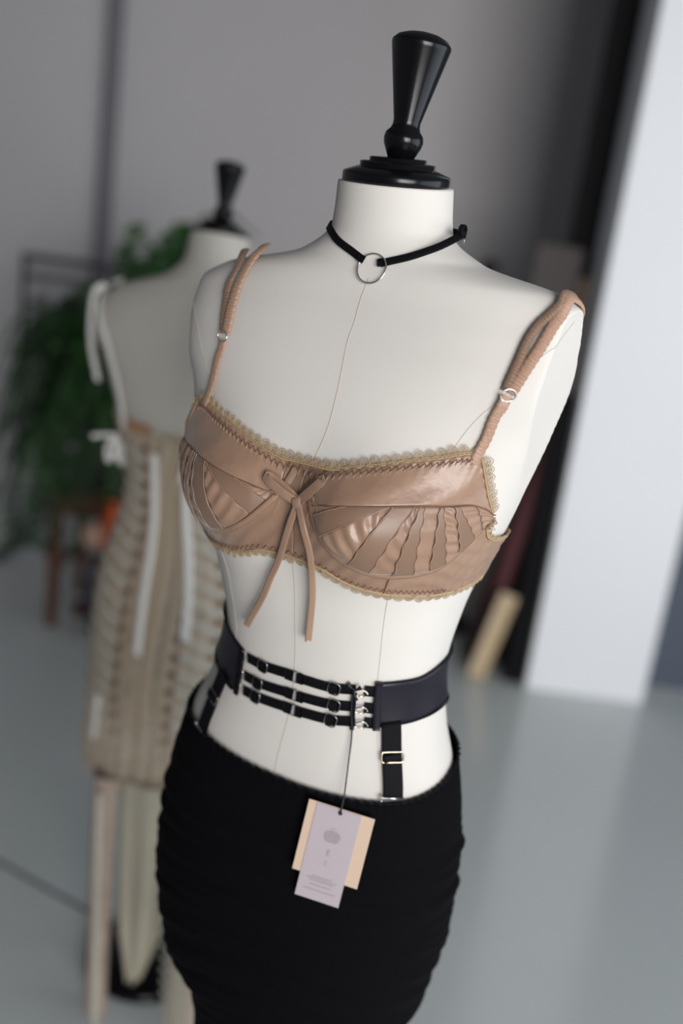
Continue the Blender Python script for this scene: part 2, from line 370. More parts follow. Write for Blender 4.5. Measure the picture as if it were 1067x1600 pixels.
# ------------------------------------------------------------------ choker
def build_choker():
    ch = thing('choker', tuple(F1.S(85, 1.55, .002)), 'thin black elastic choker with a silver ring around the cream neck', 'choker')
    rc = F1.S(84.5, 1.5425, .0034); rn = F1.N(84.0, 1.540)
    # ring facing outwards, hanging over the collar of the form
    a = np.cross((0, 0, 1.), rn); a /= np.linalg.norm(a); b = np.cross(rn, a)
    R_ = .01345
    ring = [rc+R_*(math.cos(q)*a+math.sin(q)*b) for q in np.linspace(0, 2*PI, 60, endpoint=False)]
    MB().tube(ring, .00085, 10, closed=True).build('ring', M['steel'], ch)
    # left band, from the ring round the left of the neck to the back
    pl = [(88.6, 1.5500), (98, 1.5570), (111, 1.5635), (130, 1.5715), (152, 1.576), (180, 1.579), (220, 1.583), (262, 1.584)]
    q = resample(np.array([(t/100, z) for t, z in pl]), 70)
    P = F1.S(q[:, 0]*100, q[:, 1], .0018); Nn = F1.N(q[:, 0]*100, q[:, 1])
    MB().ribbon(P, Nn, .0066, .0014).build('band', M['black_elastic'], ch)
    # right band: tight from the ring to a folded end beside the neck, then round the back
    p0 = F1.S(80.2, 1.5478, .0024); n0 = F1.N(78, 1.55)
    end = F1.S(16, 1.5660, .0165)
    mid = [(73.5, 1.5508, .0026), (63, 1.5545, .004), (52, 1.5585, .005), (36, 1.5625, .0085)]
    pts = [p0]+[F1.S(t, z, o) for t, z, o in mid]+[end]
    Pr = resample(pts, 50); nn = np.linspace(0, 1, 50)[:, None]
    Nr = n0*(1-nn)+F1.N(25, 1.57)*nn
    MB().ribbon(Pr, Nr, .0066, .0014).build('band', M['black_elastic'], ch)
    n1 = F1.N(14, 1.575)
    bk = [end, end+np.array((.0030, .004, .001)), F1.S(-2, 1.5730, .013), F1.S(-12, 1.577, .0085), F1.S(-30, 1.583, .002), F1.S(-60, 1.584, .0018), F1.S(-98, 1.584, .0018)]
    Pb = resample(bk, 50); ctr = F1.w(.008, .006, 1.58)
    Nb = Pb-ctr; Nb[:, 2] = 0
    MB().ribbon(Pb, Nb, .0066, .0014).build('band', M['black_elastic'], ch)
    loop = [end+np.array((.001, .001, 0))+.0048*(math.cos(g)*np.array((.45, .6, 0))+math.sin(g)*np.array((0, 0, 1.))) + np.array((-.001, .0, .0035)) for g in np.linspace(-1.2, 4.2, 30)]
    MB().ribbon(loop, [p-(end+np.array((0, .001, .0035))) for p in loop], .0045, .0013).build('fold', M['black_elastic'], ch)
    MB().tube([end+np.array((.002, -.001, -.0045)), end+np.array((.003, .0, -.007)), end+np.array((.0026, .002, -.0045))], .0007, 6).build('hook', M['steel'], ch)
    # stitched folds around the ring
    for t, z in ((89.2, 1.5503), (79.8, 1.5481)):
        MB().ribbon([F1.S(t+d*(1 if t > 85 else 1), z+(d*.0009 if t > 85 else -d*.0004), .0040) for d in np.linspace(-1.5, 1.5, 9)], [F1.N(t, z)]*9, .0068, .0016).build('ring_fold', M['black_elastic'], ch)
build_choker()

# ------------------------------------------------------------------ bra
TC = 87.0
def curve(pts):
    a = np.array(pts, float)
    return lambda d: pch(np.asarray(d, float), a[:, 0], a[:, 1])
top_z = curve([(0, 1.3690), (5, 1.3690), (13, 1.375), (20.5, 1.382), (28, 1.3890), (35, 1.3945), (44.5, 1.4010), (48.5, 1.3985)])
side_z = curve([(48.5, 1.3985), (54, 1.382), (59.5, 1.366), (66, 1.350)])
seam_z = curve([(5, 1.3385), (9, 1.341), (20, 1.347), (29.5, 1.3515), (37.5, 1.3545), (46, 1.356), (54, 1.3585), (60, 1.356), (66, 1.350)])
wire_z = curve([(4.6, 1.352), (5.8, 1.343), (9.5, 1.328), (14, 1.3155), (19.5, 1.3045), (26, 1.2975), (33, 1.2945), (39.5, 1.2955), (46.5, 1.299), (53, 1.306), (57, 1.3155), (61, 1.328), (65.5, 1.344)])
bot_z = curve([(0, 1.284), (10, 1.2820), (19, 1.2735), (27, 1.269), (38.5, 1.2665), (51, 1.2665), (65, 1.268), (76.5, 1.271), (90, 1.274), (130, 1.277), (180, 1.278)])
wing_top = curve([(65, 1.346), (68, 1.334), (74, 1.323), (86, 1.317), (120, 1.312), (180, 1.310)])
CUPOFF = .0052
def cup_off(d, z):
    return CUPOFF*np.clip((np.asarray(d)-4)/8, 0, 1)**.6
def build_bra():
    bra = thing('bra', tuple(F1.S(87, 1.33, .003)), 'dusty rose satin underwired bra with gold lace edges and thin ribbon bow', 'bra')
    # band with gore: one piece all the way round
    for sgn in (1, -1):
        d = np.concatenate([np.linspace(0, 65, 110), np.linspace(66, 180, 90)]); nv = 26
        zt = np.where(d <= 65, np.where(d < 5.2, top_z(d), np.minimum(wire_z(np.maximum(d, 5.2))+.004, top_z(np.minimum(d, 48.5)))), wing_top(d))
        zb = bot_z(d); v = np.linspace(0, 1, nv)
        Z_ = zb[:, None]+(zt-zb)[:, None]*v[None]; t = (TC-sgn*d)[:, None]+0*Z_
        wr = .0007*np.sin(Z_*420+3*np.sin(t*.12))*np.clip((d[:, None]-20)/30, 0, 1)+.0006*np.sin(t*.9+Z_*300)
        P = F1.S(t, Z_, .0026+wr); Nn = F1.N(t, Z_)
        if sgn < 0: P = P[::-1]; Nn = Nn[::-1]
        mb = MB().sheet(P[::-1], Nn[::-1], .0016)
        mb.build('band', M['satin'], bra)
    for sgn in (1, -1):
        # upper cup panel
        d = np.concatenate([np.linspace(5.0, 48.5, 70), np.linspace(48.8, 66, 30)]); nv = 18
        zt = np.where(d <= 48.5, top_z(d), side_z(d)); zb = seam_z(d); v = np.linspace(0, 1, nv)
        Z_ = zb[:, None]+(zt-zb)[:, None]*v[None]; t = (TC-sgn*d)[:, None]+0*Z_
        o = cup_off(d, 0)[:, None]*(1-.55*v[None]**1.5)+.0028+.0006*np.sin(t*.35+Z_*160)*(1-v[None])+.0007*np.sin(d[:, None]*2.1)*v[None]**6
        P = F1.S(t, Z_, o); Nn = F1.N(t, Z_)
        if sgn > 0: P = P[::-1]; Nn = Nn[::-1]
        MB().sheet(P, Nn, .0014).build('cup_panel', M['satin'], bra)
        # lower cup built of gathered satin and smooth tapes fanning from the seam to the wire
        tops = [5.5, 17, 28.0, 29, 35.0, 36.5, 38, 42.5, 43.7, 47.5, 49, 56, 66]
        bots = [5.2, 8, 12, 21.5, 28, 35.5, 42.5, 48, 53.5, 57.5, 61.5, 63.5, 65.5]
        kind = ['g', 't', 'g', 't', 'g', 't', 's', 't', 'g', 't', 's', 's']
        gat = MB(); tap = MB(); edge = MB()
        nv = 30; v = np.linspace(0, 1, nv)
        for i in range(len(kind)):
            nu = 14; s = np.linspace(0, 1, nu)
            dt = tops[i]+(tops[i+1]-tops[i])*s; db = bots[i]+(bots[i+1]-bots[i])*s
            D = db[:, None]+(dt-db)[:, None]*v[None]
            Z_ = (wire_z(db)[:, None]*(1-v[None])+seam_z(dt)[:, None]*v[None])
            t = TC-sgn*D
            base = .0030+CUPOFF*np.clip((D-4)/8, 0, 1)**.6+.0012*np.sin(PI*v[None])
            if kind[i] == 'g':
                base = base+.0008*np.sin(v[None]*PI*9+s[:, None]*2.5+i)*np.sin(PI*s[:, None])+.0006*np.sin(v[None]*31+s[:, None]*5)
            elif kind[i] == 't': base = base+.0013
            else: base = base+.0006*np.sin(v[None]*22+i)
            P = F1.S(t, Z_, base); Nn = F1.N(t, Z_)
            if sgn < 0: P = P[::-1]; Nn = Nn[::-1]
            (tap if kind[i] == 't' else gat).sheet(P[::-1], Nn[::-1], .0012)
            if i:
                k = 0; wig = .9*np.sin(v*26+i)*(.15 if i < 4 else .35)
                De = bots[i]+(tops[i]-bots[i])*v+wig
                Ze = wire_z(bots[i])*(1-v)+seam_z(tops[i])*v
                edge.tube(F1.S(TC-sgn*De, Ze, .0030+CUPOFF*np.clip((De-4)/8, 0, 1)**.6+.0012*np.sin(PI*v)+.0015), .00055, 6)
        low = gat.build('lower_cup', M['satin'], bra)
        tap.build('tape', M['satin_tape'], low); edge.build('piping', M['satin'], low)
        # seam between the panels and underwire channel
        d = np.linspace(5.5, 66.5, 60)
        MB().tube(F1.S(TC-sgn*d, seam_z(d), .0032+cup_off(d, 0)+.0004), .0006, 6).build('cup_seam', M['satin_dark'], bra)
        d = np.concatenate([[3.9, 4.3], np.linspace(5, 66, 70)]); zz = wire_z(np.maximum(d, 4.6))
        zz = zz-.0045*np.clip((d-4)/10, 0, 1); zz[0] = 1.3655; zz[1] = 1.3575; dd = d-1.2*np.clip(1-(d-4)/14, 0, 1)
        P = resample(F1.S(TC-sgn*dd, zz, .0042), 90); q = resample(np.stack([(TC-sgn*dd)/100, zz], 1), 90)
        wc = MB().ribbon(P, F1.N(q[:, 0]*100, q[:, 1]), .0062, .0022)
        ch = wc.build('wire_channel', M['satin'], bra)
        st = MB()
        Nn = F1.N(q[:, 0]*100, q[:, 1]); T = np.gradient(P, axis=0); T /= np.linalg.norm(T, axis=1, keepdims=True); Bn = np.cross(T, Nn)
        for e in (-.0024, .0024): st.tube(P+Bn*e+Nn*.0014, .00022, 4)
        st.build('stitching', M['satin_dark'], ch)
    # lace along an edge path: loops, net and cord
    def lace(path, sgn_out, name='lace_trim', depth=.0078, pitch=.0096, off=.0034, offs=None, m='lace'):
        """path: (t,z) points; sgn_out: side of the path the scallops stand on"""
        q = resample(np.array([(a/100., b) for a, b in path]), 160)
        P0 = F1.S(q[:, 0]*100, q[:, 1], off); L = np.linalg.norm(np.diff(P0, axis=0), axis=1).sum()
        n = max(3, int(round(L/pitch))); Pn = resample(P0, n*12+1); qq = resample(np.column_stack([q[:, 0], q[:, 1]]), n*12+1)
        Nn = F1.N(qq[:, 0]*100, qq[:, 1]); T = np.gradient(Pn, axis=0); T /= np.linalg.norm(T, axis=1, keepdims=True); Bn = np.cross(Nn, T)*sgn_out
        mb = MB(); mb.tube(Pn, .0009, 5); mb.tube(Pn+Bn*.0016, .0006, 4)
        for k in range(n):
            i0 = k*12; c = Pn[i0+6]; t = T[i0+6]; b = Bn[i0+6]; nn = Nn[i0+6]
            jit = rng.uniform(.85, 1.12); lift = rng.uniform(-.0006, .0014)
            for rr, hh in ((.0047, 1.0), (.0034, .74), (.0020, .46)):
                a = np.linspace(-.25, PI+.25, 12)
                mb.tube([c+t*rr*math.cos(x)+b*(.0012+depth*jit*hh*max(0, math.sin(x))*.95)+nn*(lift*math.sin(x)*hh) for x in a], .00040, 4)
            for x in (0,):
                mb.tube([c+t*x*.0024+b*.0008, c+t*x*.0052+b*(depth*.86*jit)*(1-.25*abs(x))+nn*lift*.7], .00036, 3)
        a = np.linspace(0, n*PI*2.5, n*16); ii = np.linspace(0, len(Pn)-1.001, len(a)); i_ = ii.astype(int)
        mb.tube(Pn[i_]+Bn[i_]*(.0010+.0010*np.sin(a))[:, None]+Nn[i_]*.0003, .0004, 3)
        return mb.build(name, M[m], bra)
    ds = np.linspace(48.2, 0, 24)
    topL = [(TC-d, float(top_z(d))+.0004) for d in ds]; topR = [(TC+d, float(top_z(d))+.0004) for d in ds[::-1]][1:]
    lace(topL+topR, -1, off=.0042)
    for sgn in (1, -1):
        dd = np.linspace(48.5, 66, 10)
        lace([(TC-sgn*d, float(side_z(d))+.0006) for d in dd], sgn*1, 'lace_trim', off=.0058, pitch=.0085)
        lace([(TC-sgn*d, float(wing_top(d))) for d in np.linspace(66, 120, 12)], sgn*1, 'lace_trim', off=.0036, depth=.004)
    bd = np.linspace(-125, 125, 80)
    lace([(TC-d, float(bot_z(abs(d)))+.0006) for d in bd], -1, 'lace_trim', off=.0028, depth=.0058, pitch=.0100)
    # little rosette of lace under each arm
    for sgn in (1, -1):
        mb = MB(); c = F1.S(TC-sgn*66.5, 1.3415, .008); n = F1.N(TC-sgn*66.5, 1.3415)
        for k in range(26):
            a = rng.uniform(-1, 1, 3); a /= np.linalg.norm(a); b = np.cross(a, n); b /= np.linalg.norm(b); e = np.cross(a, b); r = rng.uniform(.0015, .003)
            o = c+rng.uniform(-.0028, .0028, 3)*np.array((1, 1, 1.6))
            mb.tube([o+r*(math.cos(x)*b+math.sin(x)*e) for x in np.linspace(0, 2*PI, 10, endpoint=False)], .00032, 4, closed=True)
        mb.build('rosette', M['lace'], bra)
    # zigzag stitching under the top and above the bottom edge
    def zigzag(fz, d0, d1, amp, drop, pitch, off):
        n = int((d1-d0)/pitch); d = np.linspace(d0, d1, 2*n+1); z = np.array([fz(abs(x)) for x in d])+drop+amp*np.where(np.arange(2*n+1) % 2 == 0, 1, -1)
        t = TC-d; q = np.stack([t, z], 1); out = []
        for i in range(len(q)-1):
            for s in np.linspace(0, 1, 3, endpoint=False): out.append(q[i]*(1-s)+q[i+1]*s)
        out = np.array(out); return F1.S(out[:, 0], out[:, 1], off if np.isscalar(off) else off)
    st = MB()
    st.tube(zigzag(top_z, -47, 47, .0019, -.0044, 1.75, .0066), .00036, 4)
    st.tube(zigzag(bot_z, -62, 62, .0019, .0052, 2.3, .0040), .00034, 4)
    st.build('zigzag_stitching', M['satin_dark'], bra)
    # pucker under the stitching
    pk = MB()
    for d in np.arange(-47, 47.1, 1.75):
        z0 = float(top_z(abs(d)))
        pk.tube(F1.S(TC-d, np.array([z0-.0056, z0-.008, z0-.0105]), np.array([.0058, .0060, .0050])), .0008, 5, scale=[1, .8, .1])
    pk.build('pucker', M['satin'], bra)
    # vertical gore seams
    gs = MB()
    for d, d2 in ((5.2, 4.6), (2.0, 3.9)):
        gs = MB(); gs.tube(F1.S(TC+np.linspace(d, d2, 16), np.linspace(1.368, 1.343, 16), .0036), .0005, 5); gs.build('gore_seam', M['satin_dark'], bra); gs = MB()
    gs.tube(F1.S(TC-np.linspace(5.0, 5.0, 16), np.linspace(1.368, 1.343, 16), .0040), .0004, 5); gs.build('gore_seam', M['satin_dark'], bra); gs = MB()
    gs.tube(F1.S(TC-np.linspace(35.5, 34, 16), np.linspace(1.2905, 1.2690, 16), .0040), .0005, 5)
    gs.build('gore_seam', M['satin_dark'], bra)
    # straps
    def ruched(mb, pts, nrm, w, pitch=.0021, th=.0022, amp=.22):
        L = np.linalg.norm(np.diff(np.asarray(pts), axis=0), axis=1).sum(); n = max(20, int(L/pitch*8))
        P = resample(pts, n); Nn = resample(nrm, n); s = np.linspace(0, L, n)
        k = 1+amp*(np.abs(np.sin(PI*s/pitch+.5*np.sin(s*300)))**.6-.5)
        sc = np.stack([1+.06*np.sin(PI*s/pitch*1.0+1), k*1.15], 1)
        h = w/2; t = th/2
        mb.sweep(P, [(-h, -t*.5), (h, -t*.5), (h, t*.5), (h*.6, t*1.25), (0, t*1.5), (-h*.6, t*1.25), (-h, t*.5)], False, Nn, scale=sc); return mb
    def on(F, lst): return [F.S(t, z, o) for t, z, o in lst], [F.N(t, z) for t, z, o in lst]
    # right strap
    p, n = on(F1, [(40.6, 1.394, .0055), (40.5, 1.4055, .005), (40.6, 1.4172, .005), (42.3, 1.4332, .005), (42.5, 1.445, .0055)])
    ruched(MB(), p, n, .0092, amp=.14, pitch=.0030, th=.0016).build('strap', M['elastic'], bra)
    p, n = on(F1, [(42.4, 1.4405, .0068), (42.5, 1.447, .0068), (42.3, 1.4525, .0050)])
    ruched(MB(), p, n, .0100, amp=.0, th=.0014).build('strap_fold', M['elastic'], bra)
    p, n = on(F1, [(41.3, 1.4545, .005), (37.5, 1.4755, .006), (33.5, 1.493, .006), (28.5, 1.5106, .006), (24, 1.5193, .006), (14, 1.5285, .005), (0, 1.5325, .0035), (-20, 1.5240, .003), (-36, 1.50, .004), (-46, 1.44, .004), (-58, 1.36, .004), (-66, 1.31, .004)])
    ruched(MB(), p, n, 0.0098, amp=1.0, th=.0022, pitch=.0028).build('strap', M['elastic'], bra)
    p, n = on(F1, [(43.4, 1.4560, .004), (43.0, 1.4635, .005), (40.8, 1.4799, .0055), (38.4, 1.4974, .0055), (34.3, 1.5106, .0055), (29, 1.5193, .006), (21, 1.5265, .0055), (6, 1.5345, .005), (-12, 1.5315, .004), (-30, 1.515, .003), (-40, 1.49, .005)])
    ruched(MB(), p, n, .0078, amp=1.2, th=.0020, pitch=.0030).build('strap', M['satin_tape'], bra)
    # left strap
    p, n = on(F1, [(130.5, 1.396, .005), (126.5, 1.4186, .0045), (122, 1.4434, .005), (120.2, 1.4560, .005), (120.0, 1.4635, .005)])
    ruched(MB(), p, n, .0092, amp=.14, pitch=.003, th=.0016).build('strap', M['elastic'], bra)
    p, n = on(F1, [(119.4, 1.4690, .005), (119.4, 1.482, .006), (120.5, 1.496, .006), (123, 1.5149, .006), (128, 1.531, .007), (135.5, 1.5397, .0075), (155, 1.5450, .0075), (180, 1.543, .006), (205, 1.515, .004), (220, 1.45, .004), (238, 1.36, .004), (248, 1.30, .004)])
    ruched(MB(), p, n, .0112, amp=.5, th=.0020, pitch=.0030).build('strap', M['elastic'], bra)
    p, n = on(F1, [(121.2, 1.4700, .004), (122.5, 1.484, .0045), (124.6, 1.4985, .0045), (128.0, 1.514, .005), (133, 1.5285, .005), (141, 1.5365, .006), (158, 1.5405, .0070)])
    ruched(MB(), p, n, .0085, amp=.6, th=.0018, pitch=.0030).build('strap', M['satin_tape'], bra)
    for t, z in ((42.2, 1.4534), (119.8, 1.4662)):
        c = F1.S(t, z, .0075); nn = F1.N(t, z); a = np.cross((0, 0, 1.), nn); a /= np.linalg.norm(a); b = np.cross(nn, a)
        tl = .35 if t < 90 else -.2; a, b = a*math.cos(tl)+b*math.sin(tl), b*math.cos(tl)-a*math.sin(tl)
        MB().tube([c+a*.0065*math.cos(x)+b*.0052*math.sin(x)+nn*.0008*math.sin(x) for x in np.linspace(0, 2*PI, 40, endpoint=False)], .00065, 8, closed=True).build('strap_ring', M['steel'], bra)
    # bow of thin ribbon at the centre front
    bow = thing('ribbon_bow_holder', (0, 0, 0), 'x', 'x'); bpy.data.objects.remove(bow)
    fx = np.array((-math.sin(F1.yaw), -math.cos(F1.yaw), 0)); lx = np.array((math.cos(F1.yaw), -math.sin(F1.yaw), 0))
    K = F1.S(85.6, 1.3384, .0070)
    def loopr(tip, wid, puff, name):
        a = np.asarray(tip)-K; up = np.cross(fx, a); up /= np.linalg.norm(up)
        pts = [K+fx*.001, K+a*.35+fx*puff+up*wid*.2, K+a*.8+fx*puff*1.2+up*wid*.3, K+a+fx*puff*.6, K+a*.85-up*wid*.5+fx*.0005, K+a*.4-up*wid*.6, K-fx*.0005]
        P = resample(pts, 44); nn = [fx for i in range(44)]
        return MB().ribbon(P, nn, .0082, .0011)
    tipL = F1.S(95.2, 1.353, .011); tipR = F1.S(79.3, 1.3600, .011)
    b0 = loopr(tipL, .0030, .0045, 'l').build('bow_loop', M['satin'], bra)
    loopr(tipR, -.0030, .0040, 'r').build('bow_loop', M['satin_tape'], bra)
    kn = [K-lx*.0010+np.array((0, 0, .0058))+fx*.0006, K+fx*.0040+np.array((0, 0, .003)), K+fx*.0042-np.array((0, 0, .002))+lx*.001, K+lx*.0014-np.array((0, 0, .0058))+fx*.0006]
    MB().ribbon(resample(kn, 16), [fx]*16, .0078, .0016).build('bow_knot', M['satin'], bra)
    def tail(pts, tw):
        P = resample(pts, 60); nn = [fx*math.cos(a)+lx*math.sin(a) for a in np.linspace(tw[0], tw[1], 60)]
        h = .0032
        return MB().sweep(P, [(-h, -.0006), (h, -.0006), (h, .0002), (h*.55, .0010), (0, .0004), (-h*.55, .0010), (-h, .0002)], False, nn)
    tail([K+fx*.001, F1.S(87, 1.3179, .0085), F1.S(90.5, 1.2829, .0095), F1.S(94, 1.259, .011), F1.S(98, 1.2362, .0115), F1.S(109, 1.1968, .0105)], (.05, .25)).build('bow_tail', M['satin'], bra)
    tail([K+fx*.001, F1.S(81.7, 1.3209, .0085), F1.S(79, 1.3000, .0090), F1.S(79.0, 1.274, .0105), F1.S(79.5, 1.250, .0115), F1.S(81, 1.2056, .0105)], (.05, .75)).build('bow_tail', M['satin'], bra)
build_bra()

# ------------------------------------------------------------------ garter belt
def rectring(c, a, b, n, w, h, r, rad=.25):
    pts = []
    rr = min(w, h)*rad
    for cx_, cy_, a0 in ((w/2-rr, h/2-rr, 0), (-w/2+rr, h/2-rr, PI/2), (-w/2+rr, -h/2+rr, PI), (w/2-rr, -h/2+rr, 1.5*PI)):
        for x in np.linspace(a0, a0+PI/2, 6): pts.append(c+a*(cx_+rr*math.cos(x))+b*(cy_+rr*math.sin(x)))
    return MB().tube(pts, r, 8, closed=True)
def frame(t, z, tilt=0, F=F1):
    n = F.N(t, z); a = np.cross((0, 0, 1.), n); a /= np.linalg.norm(a); b = np.cross(n, a)
    return a*math.cos(tilt)+b*math.sin(tilt), b*math.cos(tilt)-a*math.sin(tilt), n
def build_belt():
    gb = thing('garter_belt', tuple(F1.S(88, 1.13, .003)), 'black satin garter belt with three narrow elastic front straps at the waist', 'garter belt')
    # wide band from the right front, round the back to the left front
    t = np.linspace(47.5, -244.0, 170)
    f = np.interp(t, [-243, -225, -200, 47], [0, .6, 1, 1])
    zt = np.interp(t, [-244, -231, -211, -190, -150, -3, 5, 21, 36, 46, 50], [1.1600, 1.1690, 1.180, 1.186, 1.186, 1.180, 1.178, 1.172, 1.1706, 1.1691, 1.1695])
    zb = np.interp(t, [-246, -240, -228, -205, -150, 0, 8, 21, 35, 46, 50], [1.115, 1.1093, 1.1150, 1.124, 1.128, 1.130, 1.1297, 1.1282, 1.1253, 1.1224, 1.1210])
    v = np.linspace(0, 1, 10); Z_ = zb[:, None]+(zt-zb)[:, None]*v; T2 = t[:, None]+0*Z_
    P = F1.S(T2, Z_, .0030+.0006*np.sin(T2*.11+Z_*60)); Nn = F1.N(T2, Z_)
    wb = MB().sheet(P, Nn, .0013).build('waistband', M['black_satin'], gb)
    MB().tube(F1.S(t, zt, .0034), .0007, 5).build('edging', M['black_elastic'], wb)
    MB().tube(F1.S(t, zb, .0034), .0007, 5).build('edging', M['black_elastic'], wb)
    # bound ends
    def bind(t0, z0, z1, tilt=0, w=.007):
        return F1.strip(MB(), [(t0, z0), (t0+tilt*.5, (z0+z1)/2), (t0+tilt, z1)], w, .0046, .0024, 20)
    bind(48.8, 1.1190, 1.1705, -1.5).build('binding', M['black_satin'], gb)
    bind(115.5, 1.1085, 1.1605, 1, .006).build('binding', M['black_elastic'], gb)
    # three front straps, in two lengths each
    rows = [[(113.5, 1.1545), (102, 1.1545), (89, 1.1568), (86, 1.1560), (71, 1.1560), (58.5, 1.1589)],
            [(114, 1.1326), (104, 1.1326), (88.5, 1.1357), (86.5, 1.1360), (70.5, 1.1375), (58, 1.1408)],
            [(113, 1.1160), (103.5, 1.1166), (88.5, 1.1192), (85.5, 1.1192), (70, 1.1209), (58, 1.1250)]]
    slide_t = [(102.2, 69.6), (104.2, 69.3), (104.2, 70.5)]
    for i, r in enumerate(rows):
        rz = lambda t_: float(np.interp(-t_, [-a for a, b in r], [b for a, b in r]))
        cen = r[2][0]-1.4
        F1.strip(MB(), [(r[0][0]-1, rz(r[0][0]-1)), (r[1][0], rz(r[1][0])), (cen+5, rz(cen+5)), (cen+1.6, rz(cen+1.6))], .0100, .0024, .0014, 30).build('front_strap', M['black_elastic'], gb)
        F1.strip(MB(), [(cen-1.6, rz(cen-1.6)), (cen-6, rz(cen-6)), (r[4][0], rz(r[4][0])), (59, rz(59))], .0100, .0024, .0014, 30).build('front_strap', M['black_elastic'], gb)
        # doubled tail of strap between slide and ring
        for a, b in ((slide_t[i][0], cen+2), (slide_t[i][1], cen-2)):
            pass
        F1.strip(MB(), [(54.6, rz(58)), (52, rz(58)), (50, rz(58)), (47.5, rz(58))], .0105, .0026, .0014, 10).build('hook_tab', M['black_elastic'], gb)
        for k, ts in enumerate(slide_t[i]):
            a, b, n = frame(ts, rz(ts), -.16)
            c = F1.S(ts, rz(ts), .0042)
            s = rectring(c, a, b, n, .0118, .0128, .00065, .32).build('slide', M['dark_steel'], gb)
            F1.strip(MB(), [(ts+2.0, rz(ts+2.0)), (ts, rz(ts)), (ts-2.0, rz(ts-2.0))], .0094, .0052, .0012, 8).build('slide_fold', M['black_elastic'], gb)
        # joining rings: centre and left end
        a, b, n = frame(cen, rz(cen), -.08)
        rectring(F1.S(cen, rz(cen), .0030), a, b, n, .0042, .0122, .0006, .3).build('joining_ring', M['dark_steel'], gb)
        for dt in (2.2, -2.2):
            F1.strip(MB(), [(cen+dt*1.6, rz(cen)), (cen+dt, rz(cen)), (cen+dt*.4, rz(cen))], .0112, .0034, .0018, 6).build('strap_fold', M['black_elastic'], gb)
        te = 114.6
        a, b, n = frame(te, rz(116), -.1)
        rectring(F1.S(te, rz(113), .0050), a, b, n, .0050, .0120, .0007, .3).build('end_ring', M['steel'], gb)
        # hook and eye at the right
        zc = rz(58); hk = MB()
        P = F1.S(np.array([59.4, 58.6, 57.2, 55.8, 54.6, 53.6, 53.0]), np.array([zc-.0042, zc-.0034, zc-.0014, zc-.0006, zc-.001, zc-.0026, zc-.005])+.0028, np.array([.0038, .0048, .0055, .006, .0058, .0050, .0042]))
        hk.tube(resample(P, 20), .0008, 7); hk.build('hook', M['steel'] if i else M['white_enamel'], gb)
        MB().tube(F1.S(np.array([59, 57.5, 56, 54.5]), np.array([zc-.0056]*4), np.array([.003, .004, .004, .003])), .0006, 6).build('eye_bar', M['gold'], gb)
    # end tape with cut corner at top of hooks
    F1.strip(MB(), [(60.6, 1.1160), (60.0, 1.135), (59.2, 1.1600)], .0040, .0040, .0016, 16).build('hook_tape', M['black_elastic'], gb)
    # garter straps
    def garter(path, w, slide, mslide, clipz):
        g = F1.strip(MB(), path, w, .0045, .0015, 24).build('garter_strap', M['black_elastic'], gb)
        t, z, tl = slide; a, b, n = frame(t, z, tl)
        rectring(F1.S(t, z, .0066), a, b, n, w+.0022, .0105, .0008, .22).build('slide', mslide, gb)
        F1.strip(MB(), [(t+.1, z+.0035), (t, z), (t-.1, z-.0035)], w*.92, .0078, .0012, 6).build('slide_fold', M['black_elastic'], gb)
        t, z = clipz; a, b, n = frame(t, z, tl)
        c = F1.S(t, z, .0070); mb = MB().tube([c-a*(w/2+.0018), c, c+a*(w/2+.001)], .0009, 8)
        for k in (-1,):
            for e in (.0005, -.0030):
                q = c+a*k*(w/2+.0022)+b*e
                mb.lathe([(0, .0002), (.0004, .0010), (.0012, .0015), (.0022, .0010), (.0026, .0002)], q-n*.0012, n, 12)
        mb.build('clip', M['steel'], gb)
    garter([(40.6, 1.1280), (40.8, 1.105), (41.6, 1.0780), (42.3, 1.0510)], .0192, (41.1, 1.0930, .06), M['gold'], (42.4, 1.0530))
    garter([(129.0, 1.1200), (129.8, 1.1050), (130, 1.0888), (128.5, 1.0450)], .0180, (130, 1.0900, -.25), M['dark_steel'], (128.4, 1.0485))
    return gb
build_belt()

